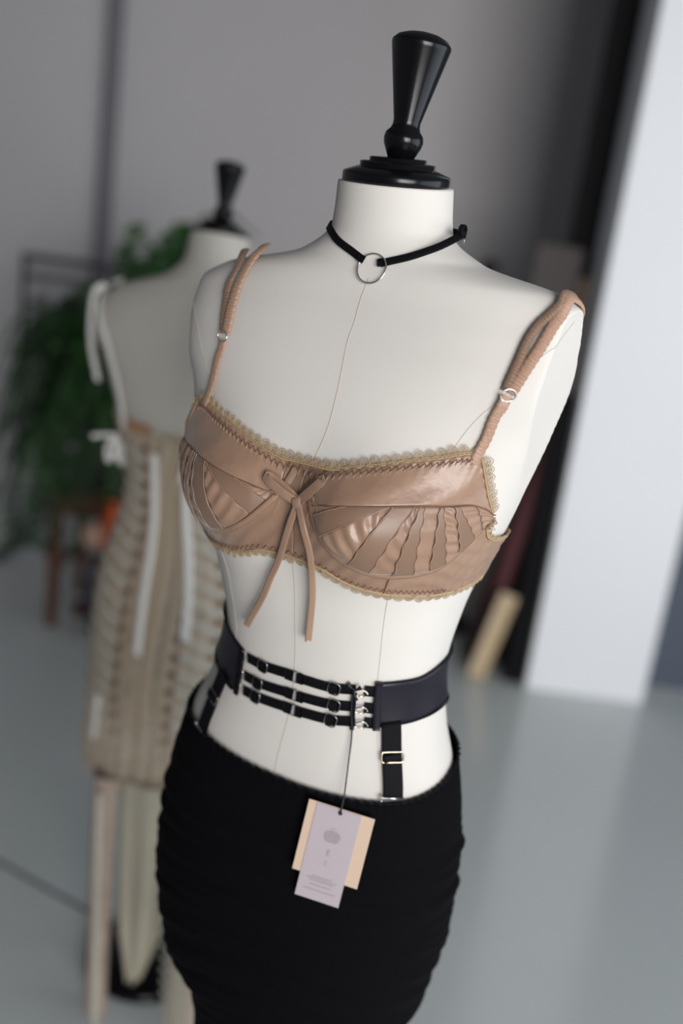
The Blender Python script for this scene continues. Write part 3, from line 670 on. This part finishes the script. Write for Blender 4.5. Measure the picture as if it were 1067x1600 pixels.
# ------------------------------------------------------------------ skirt
def build_skirt():
    zk = np.array([.36, .60, .67, .705, .742, .77, .81, .86, .90, .95, 1.0, 1.04, 1.075, 1.12])
    aw = np.array([.116, .116, .118, .121, .128, .1545, .1645, .1745, .1755, .1745, .1680, .1600, .1510, .140])
    bf = np.array([.098, .100, .104, .110, .118, .122, .123, .121, .117, .112, .1045, .0985, .0935, .090])
    bb = np.array([.100, .105, .110, .115, .122, .130, .132, .128, .122, .110, .098, .091, .084, .081])
    u0 = np.array([.022, .022, .022, .022, .020, .010, .006, .004, .003, .0035, .004, .0045, .005, .006])
    tt = np.linspace(0, 360, 260, endpoint=False); s = np.linspace(0, 1, 190)
    top = 1.0430+.0*tt
    d = np.abs((tt-80+180) % 360-180)
    top = pch(d, [0, 18, 40, 62, 82, 100, 180], [1.0440, 1.0450, 1.0485, 1.0580, 1.0690, 1.079, 1.090])
    top = top+np.where(((tt-80+180) % 360-180) > 0, -.016*np.clip((d-40)/45, 0, 1), 0)
    Z_ = top[:, None]+(.36-top[:, None])*s[None]; T = np.radians(tt)[:, None]
    cu, sv = np.cos(T), np.sin(T); n = 2.25
    a = pch(Z_, zk, aw); b = np.where(sv > 0, pch(Z_, zk, bf), pch(Z_, zk, bb)); u = a*np.sign(cu)*np.abs(cu)**(2/n); v = b*np.sign(sv)*np.abs(sv)**(2/n)
    # gathered folds, sagging across the front and rising to the side seams
    side = np.abs(cu)
    ph = Z_*1.0-.055*sv*np.clip((1.03-Z_)/.2, 0, 1)-.02*cu
    env = np.clip((1.03-Z_)/.04, 0, 1)*np.clip((Z_-.66)/.05, .25, 1)
    r = 0*ph
    rs = np.random.RandomState(5)
    for k in range(34):
        f = rs.uniform(90, 520); m = rs.randint(-5, 6); p_ = rs.uniform(0, 6.28, 3); t0 = rs.uniform(0, 2*PI); z0 = rs.uniform(.7, 1.04)
        loc = np.exp(-((np.cos(T-t0)-1)/.5)**2)*np.exp(-((Z_-z0)/.09)**2)
        r = r+loc*(.55/f**.75*.09)*np.sin(ph*f+m*T+p_[0]+.8*np.sin(T*4+p_[1]))
    r = env*(r*1.0*(.8+.2*side)+.00025*np.sin(ph*430+1.5*np.sin(T*3)))
    r = r+.0016*np.sin(T*90)*np.exp(-s[None]*90)
    nu_ = cu/np.sqrt(cu**2+sv**2); u = u+nu_*r+pch(Z_, zk, u0); v = v+sv*r
    P = F1.w(u, v, Z_)
    # never inside the form
    Nn = np.stack(np.broadcast_arrays(cu*math.cos(F1.yaw)-sv*math.sin(F1.yaw), -cu*math.sin(F1.yaw)-sv*math.cos(F1.yaw), 0*Z_), -1)
    mb = MB().sheet(P[::-1], Nn[::-1], .0012, closeu=True)
    o = thing('skirt', (.006, .97, .36), 'black gathered stretch tulle skirt on the front dress form', 'skirt')
    sk = mb.build('gathered_body', M['skirt'], o)
    e = MB(); zz = top+.0006; pts = P[:, 0]+np.array((0, 0, .0005))
    e.tube(pts[::1], .0013, 6, closed=True, scale=1+.25*np.sin(np.arange(len(tt))*2.4)); e.build('elastic_waist', M['black_elastic'], o)
    return P
SKP = build_skirt()

# ------------------------------------------------------------------ swing tag
def build_tag():
    tg = thing('swing_tag', (.035, .862, .98), 'cream card swing tag with lilac paper slip hanging over the black skirt', 'tag')
    X_ = np.array((.0647, -.0122, -.005)); X_ /= np.linalg.norm(X_)
    D_ = np.array((-.0008, -.0099, -.0713)); D_ -= X_*np.dot(X_, D_); D_ /= np.linalg.norm(D_); nn = np.cross(X_, -D_)
    if nn[1] > 0: nn = -nn
    O = TAG_O
    W_, H_ = .0665, .0745
    def slab(x0, x1, y0, y1, z0, z1, skew=0):
        V = []
        for zz in (z0, z1):
            for x, y in ((x0, y0), (x1, y0), (x1, y1+skew), (x0, y1)): V.append(O+X_*x+D_*y+nn*zz)
        return V, [(3, 2, 1, 0), (4, 5, 6, 7), (0, 1, 5, 4), (1, 2, 6, 5), (2, 3, 7, 6), (3, 0, 4, 7)]
    MB().add(*slab(0, W_, 0, H_, 0, .0007)).build('card', M['card'], tg, smooth=False)
    V, f = slab(.0085, .0535, .0006, .0990, .0012, .0015); slip = MB().add(V, f).build('paper_slip', M['vellum'], tg, smooth=False)
    # printed matter: lines of tiny words, too small to read in the photograph
    ink = MB(); rr = random.Random(3)
    def words(cx, y, width, h=.00055):
        x = cx-width/2
        while x < cx+width/2:
            w = min(rr.uniform(.0009, .0026), cx+width/2-x)
            if w > .0003: ink.add(*slab(x, x+w, y, y+h, .00155, .00162))
            x += w+.0005
    words(.0305, .0215, .006)
    for k, wd in enumerate((.0085, .0135, .016, .0165, .0165, .015, .0145, .011)): words(.0305, .0240+k*.0016, wd, .0008)
    for k, wd in enumerate((.003, .0036, .003, .0034)): words(.0305, .0440+k*.0018, wd, .0007)
    for k, wd in enumerate((.002, .003, .002)): words(.0305, .0560+k*.0022, wd, .0006)
    for k, wd in enumerate((.020, .030, .024)): words(.031, .0740+k*.0022, wd, .0007)
    words(.031, .0828, .022, .0007); words(.031, .0880, .032, .0007)
    ink.build('printed_text', M['ink'], slip, smooth=False)
    hole = O+X_*.0330+D_*.0035
    MB().tube([hole+nn*.003+X_*.0014*math.cos(a)+D_*.0016*math.sin(a) for a in np.linspace(0, 2*PI, 14, endpoint=False)], .0006, 6, closed=True).build('eyelet', M['cord'], tg)
    # cord from the hooks
    up = F1.S(60.4, 1.112, .006); k = F1.S(60.0, 1.161, .006)
    pts = [k, F1.S(60.8, 1.14, .0065), up, F1.S(61.5, 1.085, .010), F1.S(62.6, 1.055, .016), hole-D_*.006+nn*.004, hole+nn*.0035+D_*.001]
    MB().tube(resample(pts, 70), .00075, 6).build('cord', M['cord'], tg)
    kn = MB(); lx = np.array((math.cos(F1.yaw), -math.sin(F1.yaw), 0))
    for a_, L in ((.55, .0085), (2.6, .0075), (-1.2, .0105)):
        e = k+(lx*math.cos(a_)+np.array((0, 0, 1))*math.sin(a_))*L
        kn.sweep([k, (k+e)/2+F1.N(60, 1.16)*.002, e], [(-.0011, -.0005), (.0011, -.0005), (.0011, .0005), (-.0011, .0005)], False, [F1.N(60, 1.16)]*3, scale=[.7, 1, 2.0])
    kn.build('knot', M['cord'], tg)
TAG_O = np.array((.0067, .8521, 1.0425))
build_tag()

# ------------------------------------------------------------------ second dress form, seen from behind
F2 = Form(-.286, 1.80, 190, dz=-.090, shear=(.015, .03, .75), bust=1.0, kt=-.14, su=.015, slim=([.6, .95, 1.06, 1.15, 1.30, 1.7], [.86, .84, .78, .80, .95, 1.0]))
def build_second():
    f2 = thing('dress_form', (-.35, 1.70, 0), 'blurred cream dress form seen from behind in a laced champagne corset', 'dress form')
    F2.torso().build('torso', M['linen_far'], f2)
    form_hardware(F2, f2, .6, (.05, .02, 1))
    seam_line(F2, [(270, 1.60), (270, 1.50), (270, 1.36), (270, 1.28)], f2, M['thread'])
    cs = thing('corset', (-.34, 1.70, .52), 'champagne brocade corset with ivory ribbons and lacing on the blurred form', 'corset')
    tt = np.linspace(0, 360, 200, endpoint=False)
    dd = np.abs((tt-270+180) % 360-180)
    top = np.interp(dd, [0, 40, 80, 120, 180], [1.270, 1.272, 1.290, 1.36, 1.36]); bot = np.interp(dd, [0, 30, 60, 90, 180], [.570, .58, .60, .62, .60])
    s = np.linspace(0, 1, 90); Z_ = top[:, None]+(bot-top)[:, None]*s
    w = .0014*np.sin(tt[:, None]*.55)+.001*np.sin(Z_*140+tt[:, None]*.2)
    P = F2.S(tt[:, None]+0*Z_, Z_, .006+w+.010*np.clip((.80-Z_)/.15, 0, 1)); Nn = F2.N(tt[:, None]+0*Z_, Z_)
    body = MB().sheet(P[::-1], Nn[::-1], .002, closeu=True).build('body', M['corset'], cs)
    B0 = np.linspace(1.268, .66, 30)
    def vstrip(t0, t1, w, m, name, z0=1.268, z1=.59, off=.0095, th=.0016, bow=0):
        return F2.strip(MB(), [(t0+(t1-t0)*k/6+bow*math.sin(PI*k/6), z0+(z1-z0)*k/6) for k in range(7)], w, off, th, 40).build(name, M[m], cs)
    vstrip(270, 268, .034, 'chan', 'centre_panel'); vstrip(252, 255, .022, 'chan', 'boning_panel')
    vstrip(266, 269, .006, 'corset_dark', 'centre_seam', off=.0115)
    vstrip(344, 338, .026, 'corset_dark', 'eyelet_tape'); vstrip(288, 284, .014, 'corset_dark', 'eyelet_tape')
    vstrip(242, 248, .018, 'corset_dark', 'eyelet_tape'); vstrip(212, 218, .018, 'corset_dark', 'eyelet_tape')
    vstrip(281, 273, .0135, 'ribbon', 'ribbon', 1.235, .86, .0135, .002)
    vstrip(252, 244, .0150, 'ribbon', 'ribbon', 1.20, .90, .0140, .002)
    vstrip(258, 257, .011, 'ribbon', 'ribbon', 1.265, 1.19, .0140, .002)
    vstrip(303, 307, .016, 'ribbon', 'ribbon', .76, .66, .0150, .002)
    # crossing lacing between the eyelet tapes
    for t0, t1 in ((332, 289), (245, 215)):
        lc = MB()
        for k in range(17):
            z = 1.245-k*.034
            for a, b, dz in ((t0, t1, -.030),):
                q = np.linspace(0, 1, 14)
                F2.strip(lc, [(a+(b-a)*x, z+dz*x) for x in (0, .33, .66, 1)], .0100, .0125, .0018, 14)
        lc.build('lacing', M['lacing'], cs)
    first = None
    for t0, t1 in ((348, 342), (335, 328), (290, 286), (246, 250), (213, 218)):
        for k in range(18):
            z = 1.240-k*.034; t = t0+(t1-t0)*(1.268-z)/.608
            c = F2.S(t, z, .0118); n = F2.N(t, z); a = np.cross((0, 0, 1.), n); a /= np.linalg.norm(a); b = np.cross(n, a)
            MB().tube([c+.0052*(math.cos(x)*a+math.sin(x)*b) for x in np.linspace(0, 2*PI, 14, endpoint=False)], .0022, 6, closed=True).build('eyelet', M['eyelet'], cs)
    F2.strip(MB(), [(308, 1.276), (298, 1.274), (286, 1.272)], .016, .009, .002, 12).build('top_binding', M['rust'], cs)
    F2.strip(MB(), [(350, 1.285), (330, 1.277), (300, 1.270), (270, 1.268), (240, 1.270), (210, 1.277), (190, 1.285)], .007, .0085, .002, 60).build('top_binding', M['chan'], cs)
    # ribbon straps tied over the shoulder and bow at the side
    def onr(lst): return [F2.S(t, z, o) for t, z, o in lst], [F2.N(t, z) for t, z, o in lst]
    p, n = onr([(316, 1.265, .012), (313, 1.33, .009), (314, 1.42, .008), (322, 1.48, .008), (338, 1.518, .009), (0, 1.535, .010), (20, 1.52, .008), (35, 1.47, .006), (40, 1.40, .005)])
    MB().ribbon(resample(p, 60), resample(n, 60), .0105, .0018).build('shoulder_ribbon', M['ribbon'], cs)
    e = F2.S(352, 1.524, .011); nn = F2.N(352, 1.50)
    pt = [e, e+np.array((-.018, -.006, -.012)), F2.S(350, 1.48, .022), F2.S(352, 1.42, .024), F2.S(355, 1.345, .030)]
    MB().ribbon(resample(pt, 50), [np.array((-.5, -.85, .1))]*50, .013, .0018).build('ribbon_end', M['ribbon'], cs)
    c = F2.S(338, 1.245, .016); nn = np.array((-.35, -.93, 0)); lx = np.array((.93, -.35, 0))
    for k, (ax, az) in enumerate(((-.010, -.050), (.014, -.050))):
        tip = c+lx*ax+np.array((0, 0, az)); side = lx*.010*(1 if k else -1)
        P_ = resample([c, (c+tip)/2+side+nn*.006, tip+side*.3+nn*.003, (c+tip)/2-side*.6+nn*.002, c], 40)
        MB().ribbon(P_, [nn]*40, .0095, .0014).build('bow_loop', M['ribbon'], cs)
    MB().ribbon(resample([c, c-lx*.025+np.array((0, 0, -.004)), c-lx*.055+np.array((0, 0, -.012))], 20), [nn]*20, .008, .0014).build('bow_tail', M['ribbon'], cs)
    MB().lathe([(-.005, .001), (-.003, .005), (0, .006), (.003, .005), (.005, .001)], c, nn, 16).build('bow_knot', M['ribbon'], cs)
    # underskirt panels hanging below the corset
    ps = thing('underskirt', (-.31, 1.62, 0), 'sheer ivory and blush lace panelled underskirt hanging to the floor below the corset', 'underskirt')
    def panel(top, bot, w0, w1, m, name, amp=.004, curl=.0, n=60, mid=None, facing=(-.05, -1, 0)):
        s = np.linspace(0, 1, n); A0 = np.array(top); B1 = np.array(bot); u = np.linspace(-1, 1, 15)
        ctr = resample([A0]+([np.array(q) for q in mid] if mid else [(A0+B1)/2])+[B1], n)
        wv = (np.interp(s, np.linspace(0, 1, len(w0)), w0))/2
        nn = np.array(facing, float); nn /= np.linalg.norm(nn); lx = np.cross(nn, (0, 0, 1.)); lx /= np.linalg.norm(lx)
        P = ctr[:, None]+lx*(u[None, :, None]*wv[:, None, None])+nn*((-(u[None]**2)*curl+amp*np.sin(u[None]*7+s[:, None]*3)*(.3+s[:, None]))[..., None])
        Nn = np.broadcast_to(nn, P.shape)
        return MB().sheet(P, Nn, .0014).build(name, M[m], ps)
    panel((-.275, 1.640, .52), (-.290, 1.64, .075), [.135, .120, .105, .085, .03], 0, 'sheer', 'drape', .006, .012)
    panel((-.372, 1.650, .52), (-.352, 1.615, .004), [.045, .042, .038, .042], 0, 'lace_blush', 'lace_panel', .003, .004)
    panel((-.395, 1.68, .52), (-.372, 1.655, .004), [.030, .030, .035, .03], 0, 'olive', 'side_panel', .003, .004, facing=(-.6, -1, 0))
    panel((-.185, 1.630, .54), (-.176, 1.60, .004), [.060, .07, .085, .085], 0, 'lace_blush', 'lace_panel', .003, .010)
    panel((-.378, 1.63, .50), (-.345, 1.585, .004), [.009, .010, .012], 0, 'lacing', 'ribbon', .001)
    rb = MB()
    for k in range(15):
        z = .42-k*.027; x = -.222+.046*(.70-z)/.70
        rb.ribbon(resample([(x-.036, 1.575, z), (x, 1.566, z-.006), (x+.036, 1.575, z-.002)], 12), [(0, -1, 0)]*12, .006, .002)
    rb.build('lacing', M['lacing'], ps)
    panel((-.205, 1.568, .40), (-.178, 1.580, .004), [.016, .02, .02], 0, 'sheer', 'insert', .001)
    for (x, z, a) in ((-.196, .30, .5), (-.20, .335, -.1)):
        MB().ribbon(resample([(x-.02, 1.560, z+.012), (x, 1.556, z), (x+.022, 1.560, z-.008*a)], 14), [(0, -1, 0)]*14, .010, .0015).build('ribbon', M['ribbon'], ps)
build_second()

# ------------------------------------------------------------------ stool, fern, clothes rail
def build_stool():
    st = thing('wooden_stool', (-.82, 3.62, 0), 'red-brown wooden stool carrying a dark pot beside the blurred dress form', 'stool')
    X0, X1, Y0, Y1, H = -1.025, -.62, 3.44, 3.80, .50
    for x, y in ((X0, Y0), (X1, Y0), (X1, Y1), (X0, Y1)):
        r = .022
        P = [(x, y, 0), (x, y, .25), (x, y, H-.03)]
        MB().sweep(P, [(-r, -r), (r, -r), (r, r), (-r, r)], False, [(0, 1, 0)]*3, scale=[.78, .95, 1.05]).build('leg', M['stool'], st, smooth=False, bevel=.003)
    MB().box((X0-.035, Y0-.03, H), (X1+.035, Y1+.03, H+.028)).build('seat', M['stool'], st, smooth=False, bevel=.006)
    for lo, hi in (((X0, Y0-.012, H-.065), (X1, Y0+.012, H)), ((X0, Y1-.012, H-.065), (X1, Y1+.012, H)), ((X0-.012, Y0, H-.065), (X0+.012, Y1, H)), ((X1-.012, Y0, H-.065), (X1+.012, Y1, H))):
        MB().box(lo, hi).build('apron', M['stool'], st, smooth=False, bevel=.002)
    for lo, hi in (((X0, Y1-.01, .13), (X1, Y1+.01, .165)), ((X0-.01, Y0, .20), (X0+.01, Y1, .225)), ((X1-.01, Y0, .20), (X1+.01, Y1, .225))):
        MB().box(lo, hi).build('stretcher', M['stool'], st, smooth=False, bevel=.002)
build_stool()

def build_fern():
    fx, fy, fz = -.84, 3.62, .5285
    fn = thing('potted_fern', (fx, fy, fz), 'large trailing green fern in a dark plum pot on the wooden stool', 'potted plant')
    MB().lathe([(0, .125), (.004, .13), (.20, .172), (.235, .178), (.24, .185), (.262, .185), (.264, .175), (.245, .170), (.24, .03), (.24, .001)], (fx, fy, fz), (0, 0, 1), 40).build('pot', M['pot'], fn)
    MB().lathe([(0, .165), (.006, .10), (.008, .001)], (fx, fy, fz+.238), (0, 0, 1), 30).build('soil', M['soil'], fn)
    rr = random.Random(11); top = Vector((fx, fy, fz+.25))
    mbs = [MB(), MB()]; stem = MB()
    def frond(base, d, L, lift, droop, k, lw):
        pts = []; n = 26
        for i in range(n+1):
            s = i/n
            p = base+Vector((d.x, d.y, 0))*L*s*(1-.25*s)+Vector((0, 0, lift*L*math.sin(min(1, s*1.25)*PI*.55)-droop*L*s**2.2))
            if abs(p.x+.84) < .22 and abs(p.y-3.62) < .22 and p.z < fz+.27: p.z = max(p.z, fz+.27)
            p.z = max(p.z, .35); p.y = max(3.02, min(4.0, p.y)); pts.append(p)
        stem.tube([tuple(p) for p in pts], .0022, 4)
        mb = mbs[k]
        for i in range(2, n+1):
            p = pts[i]; t = (pts[i]-pts[i-1]).normalized(); s = i/n
            side = t.cross(Vector((0, 0, 1)));
            if side.length < .1: side = Vector((1, 0, 0))
            side.normalize(); up = side.cross(t)
            ll = lw*(math.sin(min(1, s*1.1+.15)*PI)**.6 if s < .95 else .35)*rr.uniform(.8, 1.15)
            for sg in (-1, 1):
                e = (side*sg+t*.45+up*rr.uniform(-.25, .3)).normalized(); q = p+e*ll; wv = t*(.011)
                m1 = p+e*ll*.45+up*.004
                mb.add([tuple(p-wv*.3), tuple(m1-wv), tuple(q+Vector((0, 0, -.006))), tuple(m1+wv), tuple(p+wv*.3)], [(0, 1, 4), (1, 3, 4), (1, 2, 3)])
    for i in range(330):
        a = rr.uniform(0, 2*PI); d = Vector((math.cos(a), math.sin(a)*.75, 0))
        b = top+Vector((rr.uniform(-.15, .1), rr.uniform(-.1, .1), .0))
        ty = rr.random()
        if ty < .35: a = rr.uniform(PI*.45, PI*1.45); d = Vector((math.cos(a), math.sin(a)*.75, 0))
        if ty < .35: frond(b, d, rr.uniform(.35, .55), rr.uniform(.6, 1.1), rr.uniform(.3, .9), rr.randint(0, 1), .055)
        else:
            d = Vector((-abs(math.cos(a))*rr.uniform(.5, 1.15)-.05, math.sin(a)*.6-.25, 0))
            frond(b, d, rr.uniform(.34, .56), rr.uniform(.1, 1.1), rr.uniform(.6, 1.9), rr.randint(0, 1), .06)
    for i in range(45):
        a = rr.uniform(-.3, PI/2); d = Vector((math.cos(a)*.6+.1, -abs(math.sin(a))*.3, 0))
        frond(top+Vector((rr.uniform(-.12, .12), rr.uniform(-.1, .1), 0)), d, rr.uniform(.50, .66), rr.uniform(1.0, 1.3), rr.uniform(.05, .3), rr.randint(0, 1), .06)
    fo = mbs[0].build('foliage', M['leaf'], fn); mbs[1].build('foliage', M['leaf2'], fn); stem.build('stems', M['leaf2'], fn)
    fo['kind'] = 'stuff'
build_fern()

def cloth(name, parent, m, x0, x1, z0, z1, y, amp=.012, taper=.75, k=9):
    u = np.linspace(-1, 1, 26); v = np.linspace(0, 1, 20)
    w = (x1-x0)/2*(taper+(1-taper)*v); cx_ = (x0+x1)/2
    out = []
    for sg in (-1, 1):
        P = np.zeros((26, 20, 3)); P[..., 0] = cx_+u[:, None]*w[None]; P[..., 2] = z1+(z0-z1)*v[None]-.03*np.abs(u[:, None])**2*(1-v[None])
        P[..., 1] = y+sg*(.022*np.sqrt(np.clip(1-u[:, None]**2, 0, 1))+.002)+amp*np.sin(u[:, None]*k+v[None]*2)*v[None]
        out.append(P)
    ring = np.concatenate([out[0], out[1][::-1]], 0)
    mb = MB(); mb.grid(ring, closeu=True); n = 52
    mb.f.append(tuple(i*20 for i in range(n))); mb.f.append(tuple(i*20+19 for i in reversed(range(n))))
    return mb
def build_rail():
    y = 4.2; z = 1.275
    r = thing('clothes_rail', (-1.2, y, 0), 'dark metal clothes rail standing behind the fern near the back wall', 'clothes rail')
    for x in (-1.44, -.62):
        MB().tube([(x, y, .04), (x, y, .6), (x, y, z)], .013, 10).build('upright', M['rail'], r)
        MB().box((x-.02, y-.22, .0), (x+.02, y+.22, .035)).build('foot', M['rail'], r, smooth=False, bevel=.004)
    MB().tube([(-1.45, y, z), (-1, y, z), (-.61, y, z)], .016, 10).build('top_bar', M['rail'], r)
    MB().tube([(-1.44, y, z-.075), (-1, y, z-.075), (-.62, y, z-.075)], .012, 10).build('hanging_bar', M['rail'], r)
    zb = z-.075
    for x0, x1, z0, m, lab, cat in ((-1.405, -1.325, .84, 'lilac', 'pale lilac cloth hanging at the left end of the clothes rail', 'garment'),
                       (-1.31, -1.17, .52, 'char', 'charcoal garment on the clothes rail right of the pale lilac cloth', 'garment'),
                       (-1.15, -.93, 1.05, 'leather', 'short tan brown leather piece hanging on the clothes rail', 'garment'),
                       (-.92, -.70, .55, 'navy', 'navy garment at the right end of the clothes rail behind the corset form', 'garment')):
        g = thing('hanging_garment', ((x0+x1)/2, y, z0), lab, cat, 'garments on the clothes rail'); cx_ = (x0+x1)/2
        cloth('body', g, m, x0, x1, z0, zb-.055, y).build('body', M[m], g)
        MB().tube(resample([(cx_, y, zb-.06), (cx_, y, zb-.03), (cx_+.014, y, zb-.008), (cx_+.012, y, zb+.014), (cx_-.004, y, zb+.019), (cx_-.016, y, zb+.006)], 24), .0022, 6).build('hanger_hook', M['steel'], g)
build_rail()

def blob(mb, c, r, seed=0, n=24, am=.12):
    P = np.zeros((n, n//2+1, 3)); rs = np.random.RandomState(seed); ph = rs.uniform(0, 6, 6)
    for i in range(n):
        for j in range(n//2+1):
            a = 2*PI*i/n; b = PI*j/(n//2)
            k = 1+am*(math.sin(3*a+ph[0])*math.sin(2*b+ph[1])+.6*math.sin(5*a+ph[2]+3*b))*math.sin(b)
            P[i, j] = (c[0]+r[0]*k*math.sin(b)*math.cos(a), c[1]+r[1]*k*math.sin(b)*math.sin(a), c[2]-r[2]*k*math.cos(b))
    mb.grid(P, closeu=True); return mb
# things under and beside the stool
bag = thing('cloth_bag', (-.765, 3.37, .0), 'burnt orange cloth bag with navy lower half leaning by the stool', 'bag')
blob(MB(), (-.795, 3.34, .43), (.046, .05, .115), 2, am=.08).build('upper_half', M['orange'], bag)
blob(MB(), (-.800, 3.34, .175), (.075, .06, .185), 3, am=.08).build('lower_half', M['navy'], bag)
bp_ = thing('fabric_rose', (-.845, 3.33, .36), 'crumpled blush pink cloth rose pinned on the orange and navy bag', 'decoration')
blob(MB(), (-.855, 3.290, .425), (.034, .03, .040), 5, am=.25).build('bloom', M['blush'], bp_)
sh = thing('shoe', (-.86, 3.58, 0), 'dark brown shoe on the floor under the stool', 'shoe')
u = MB()
for k in range(1):
    P = np.zeros((20, 14, 3))
    for i in range(20):
        s = i/19; x = -.98+.22*s; hh = .035+.055*s**2; ww = .036*(math.sin(PI*min(.98, .08+s*.85))**.5)
        for j in range(14):
            a = 2*PI*j/14; P[i, j] = (x, 3.58+ww*math.cos(a), .012+hh*(.5+.5*math.sin(a)))
    u.grid(P, closev=True); u.f.append(tuple(range(14))); u.f.append(tuple(19*14+j for j in reversed(range(14))))
u.build('upper', M['stool'], sh)
u = MB(); P = np.zeros((20, 8, 3))
for i in range(20):
    s = i/19; x = -.985+.23*s; ww = .041*(math.sin(PI*min(.98, .08+s*.85))**.5)
    for j, (a, b) in enumerate(((-1, 0), (-.5, 0), (.5, 0), (1, 0), (1, .012), (.5, .012), (-.5, .012), (-1, .012))): P[i, j] = (x, 3.58+a*ww, b)
u.grid(P, closev=True); u.f.append(tuple(range(8))); u.f.append(tuple(19*8+j for j in reversed(range(8)))); u.build('sole', M['stool'], sh)

# ------------------------------------------------------------------ things stored beside the white pillar
def leaning(name, b, t, w, th, m, label, cat, bev=.003):
    """a board standing at b and leaning so that its top reaches t"""
    b = Vector(b); t = Vector(t); ax = (t-b).normalized(); X_ = Vector((1, 0, 0)); X_ = (X_-ax*X_.dot(ax)).normalized(); Y_ = ax.cross(X_)
    L = (t-b).length; V = []
    lift = abs(X_.z)*w/2+abs(Y_.z)*th/2
    for z in (0, L):
        for x, y in ((-w/2, -th/2), (w/2, -th/2), (w/2, th/2), (-w/2, th/2)): V.append(tuple(b+Vector((0, 0, lift))+ax*z+X_*x+Y_*y))
    o = MB().add(V, [(3, 2, 1, 0), (4, 5, 6, 7), (0, 1, 5, 4), (1, 2, 6, 5), (2, 3, 7, 6), (3, 0, 4, 7)]).build(name, M[m], smooth=False, bevel=bev, origin=tuple(b))
    return tag(o, label, cat)
leaning('board', (.635, 3.655, 0), (.642, 3.672, 1.60), .17, .022, 'dark_board', 'wide dark brown board leaning beside the white pillar', 'board')
leaning('panel', (.731, 3.48, 0), (.733, 3.535, 1.10), .075, .02, 'black_metal', 'narrow black panel leaning against the white pillar edge', 'board')
leaning('batten', (.750, 3.56, 0), (.751, 3.675, 1.50), .038, .018, 'olive', 'tall tan batten leaning against the black post by the pillar', 'board')
ro = thing('fabric_roll', (.60, 3.52, 0), 'long maroon fabric roll leaning between dark board and plank by the pillar', 'fabric roll')
d = Vector((.142, .012, 1.03)); d.normalize()
MB().lathe([(0, .012), (.002, .030), (.5, .031), (.9, .030), (1.03, .028), (1.032, .010)], (.590, 3.575, .014), d, 20).build('cloth', M['maroon'], ro)
MB().lathe([(0, .010), (.03, .010)], Vector((.590, 3.575, .014))+d*1.03, d, 16).build('core', M['olive'], ro)
leaning('plank', (.582, 3.46, 0), (.660, 3.492, .335), .068, .02, 'plank', 'short pale pine plank leaning at the foot of the dark board', 'plank')
# small dark finial of a stand far behind the shoulder
cs_ = thing('coat_stand', (.44, 4.0, 0), 'dark wooden stand whose round knob shows above the front form shoulder', 'coat stand')
MB().lathe([(0, .0005), (.006, .022), (.022, .036), (.04, .038), (.056, .030), (.066, .012), (.068, .001)], (.44, 4.0, 1.452), (0, 0, 1), 24).build('knob', M['dark_board'], cs_)
MB().lathe([(.018, .018), (1.46, .015)], (.44, 4.0, 0), (0, 0, 1), 16).build('pole', M['dark_board'], cs_)
MB().lathe([(0, .16), (.02, .16), (.03, .05), (.05, .02)], (.44, 4.0, 0), (0, 0, 1), 32).build('base', M['dark_board'], cs_)
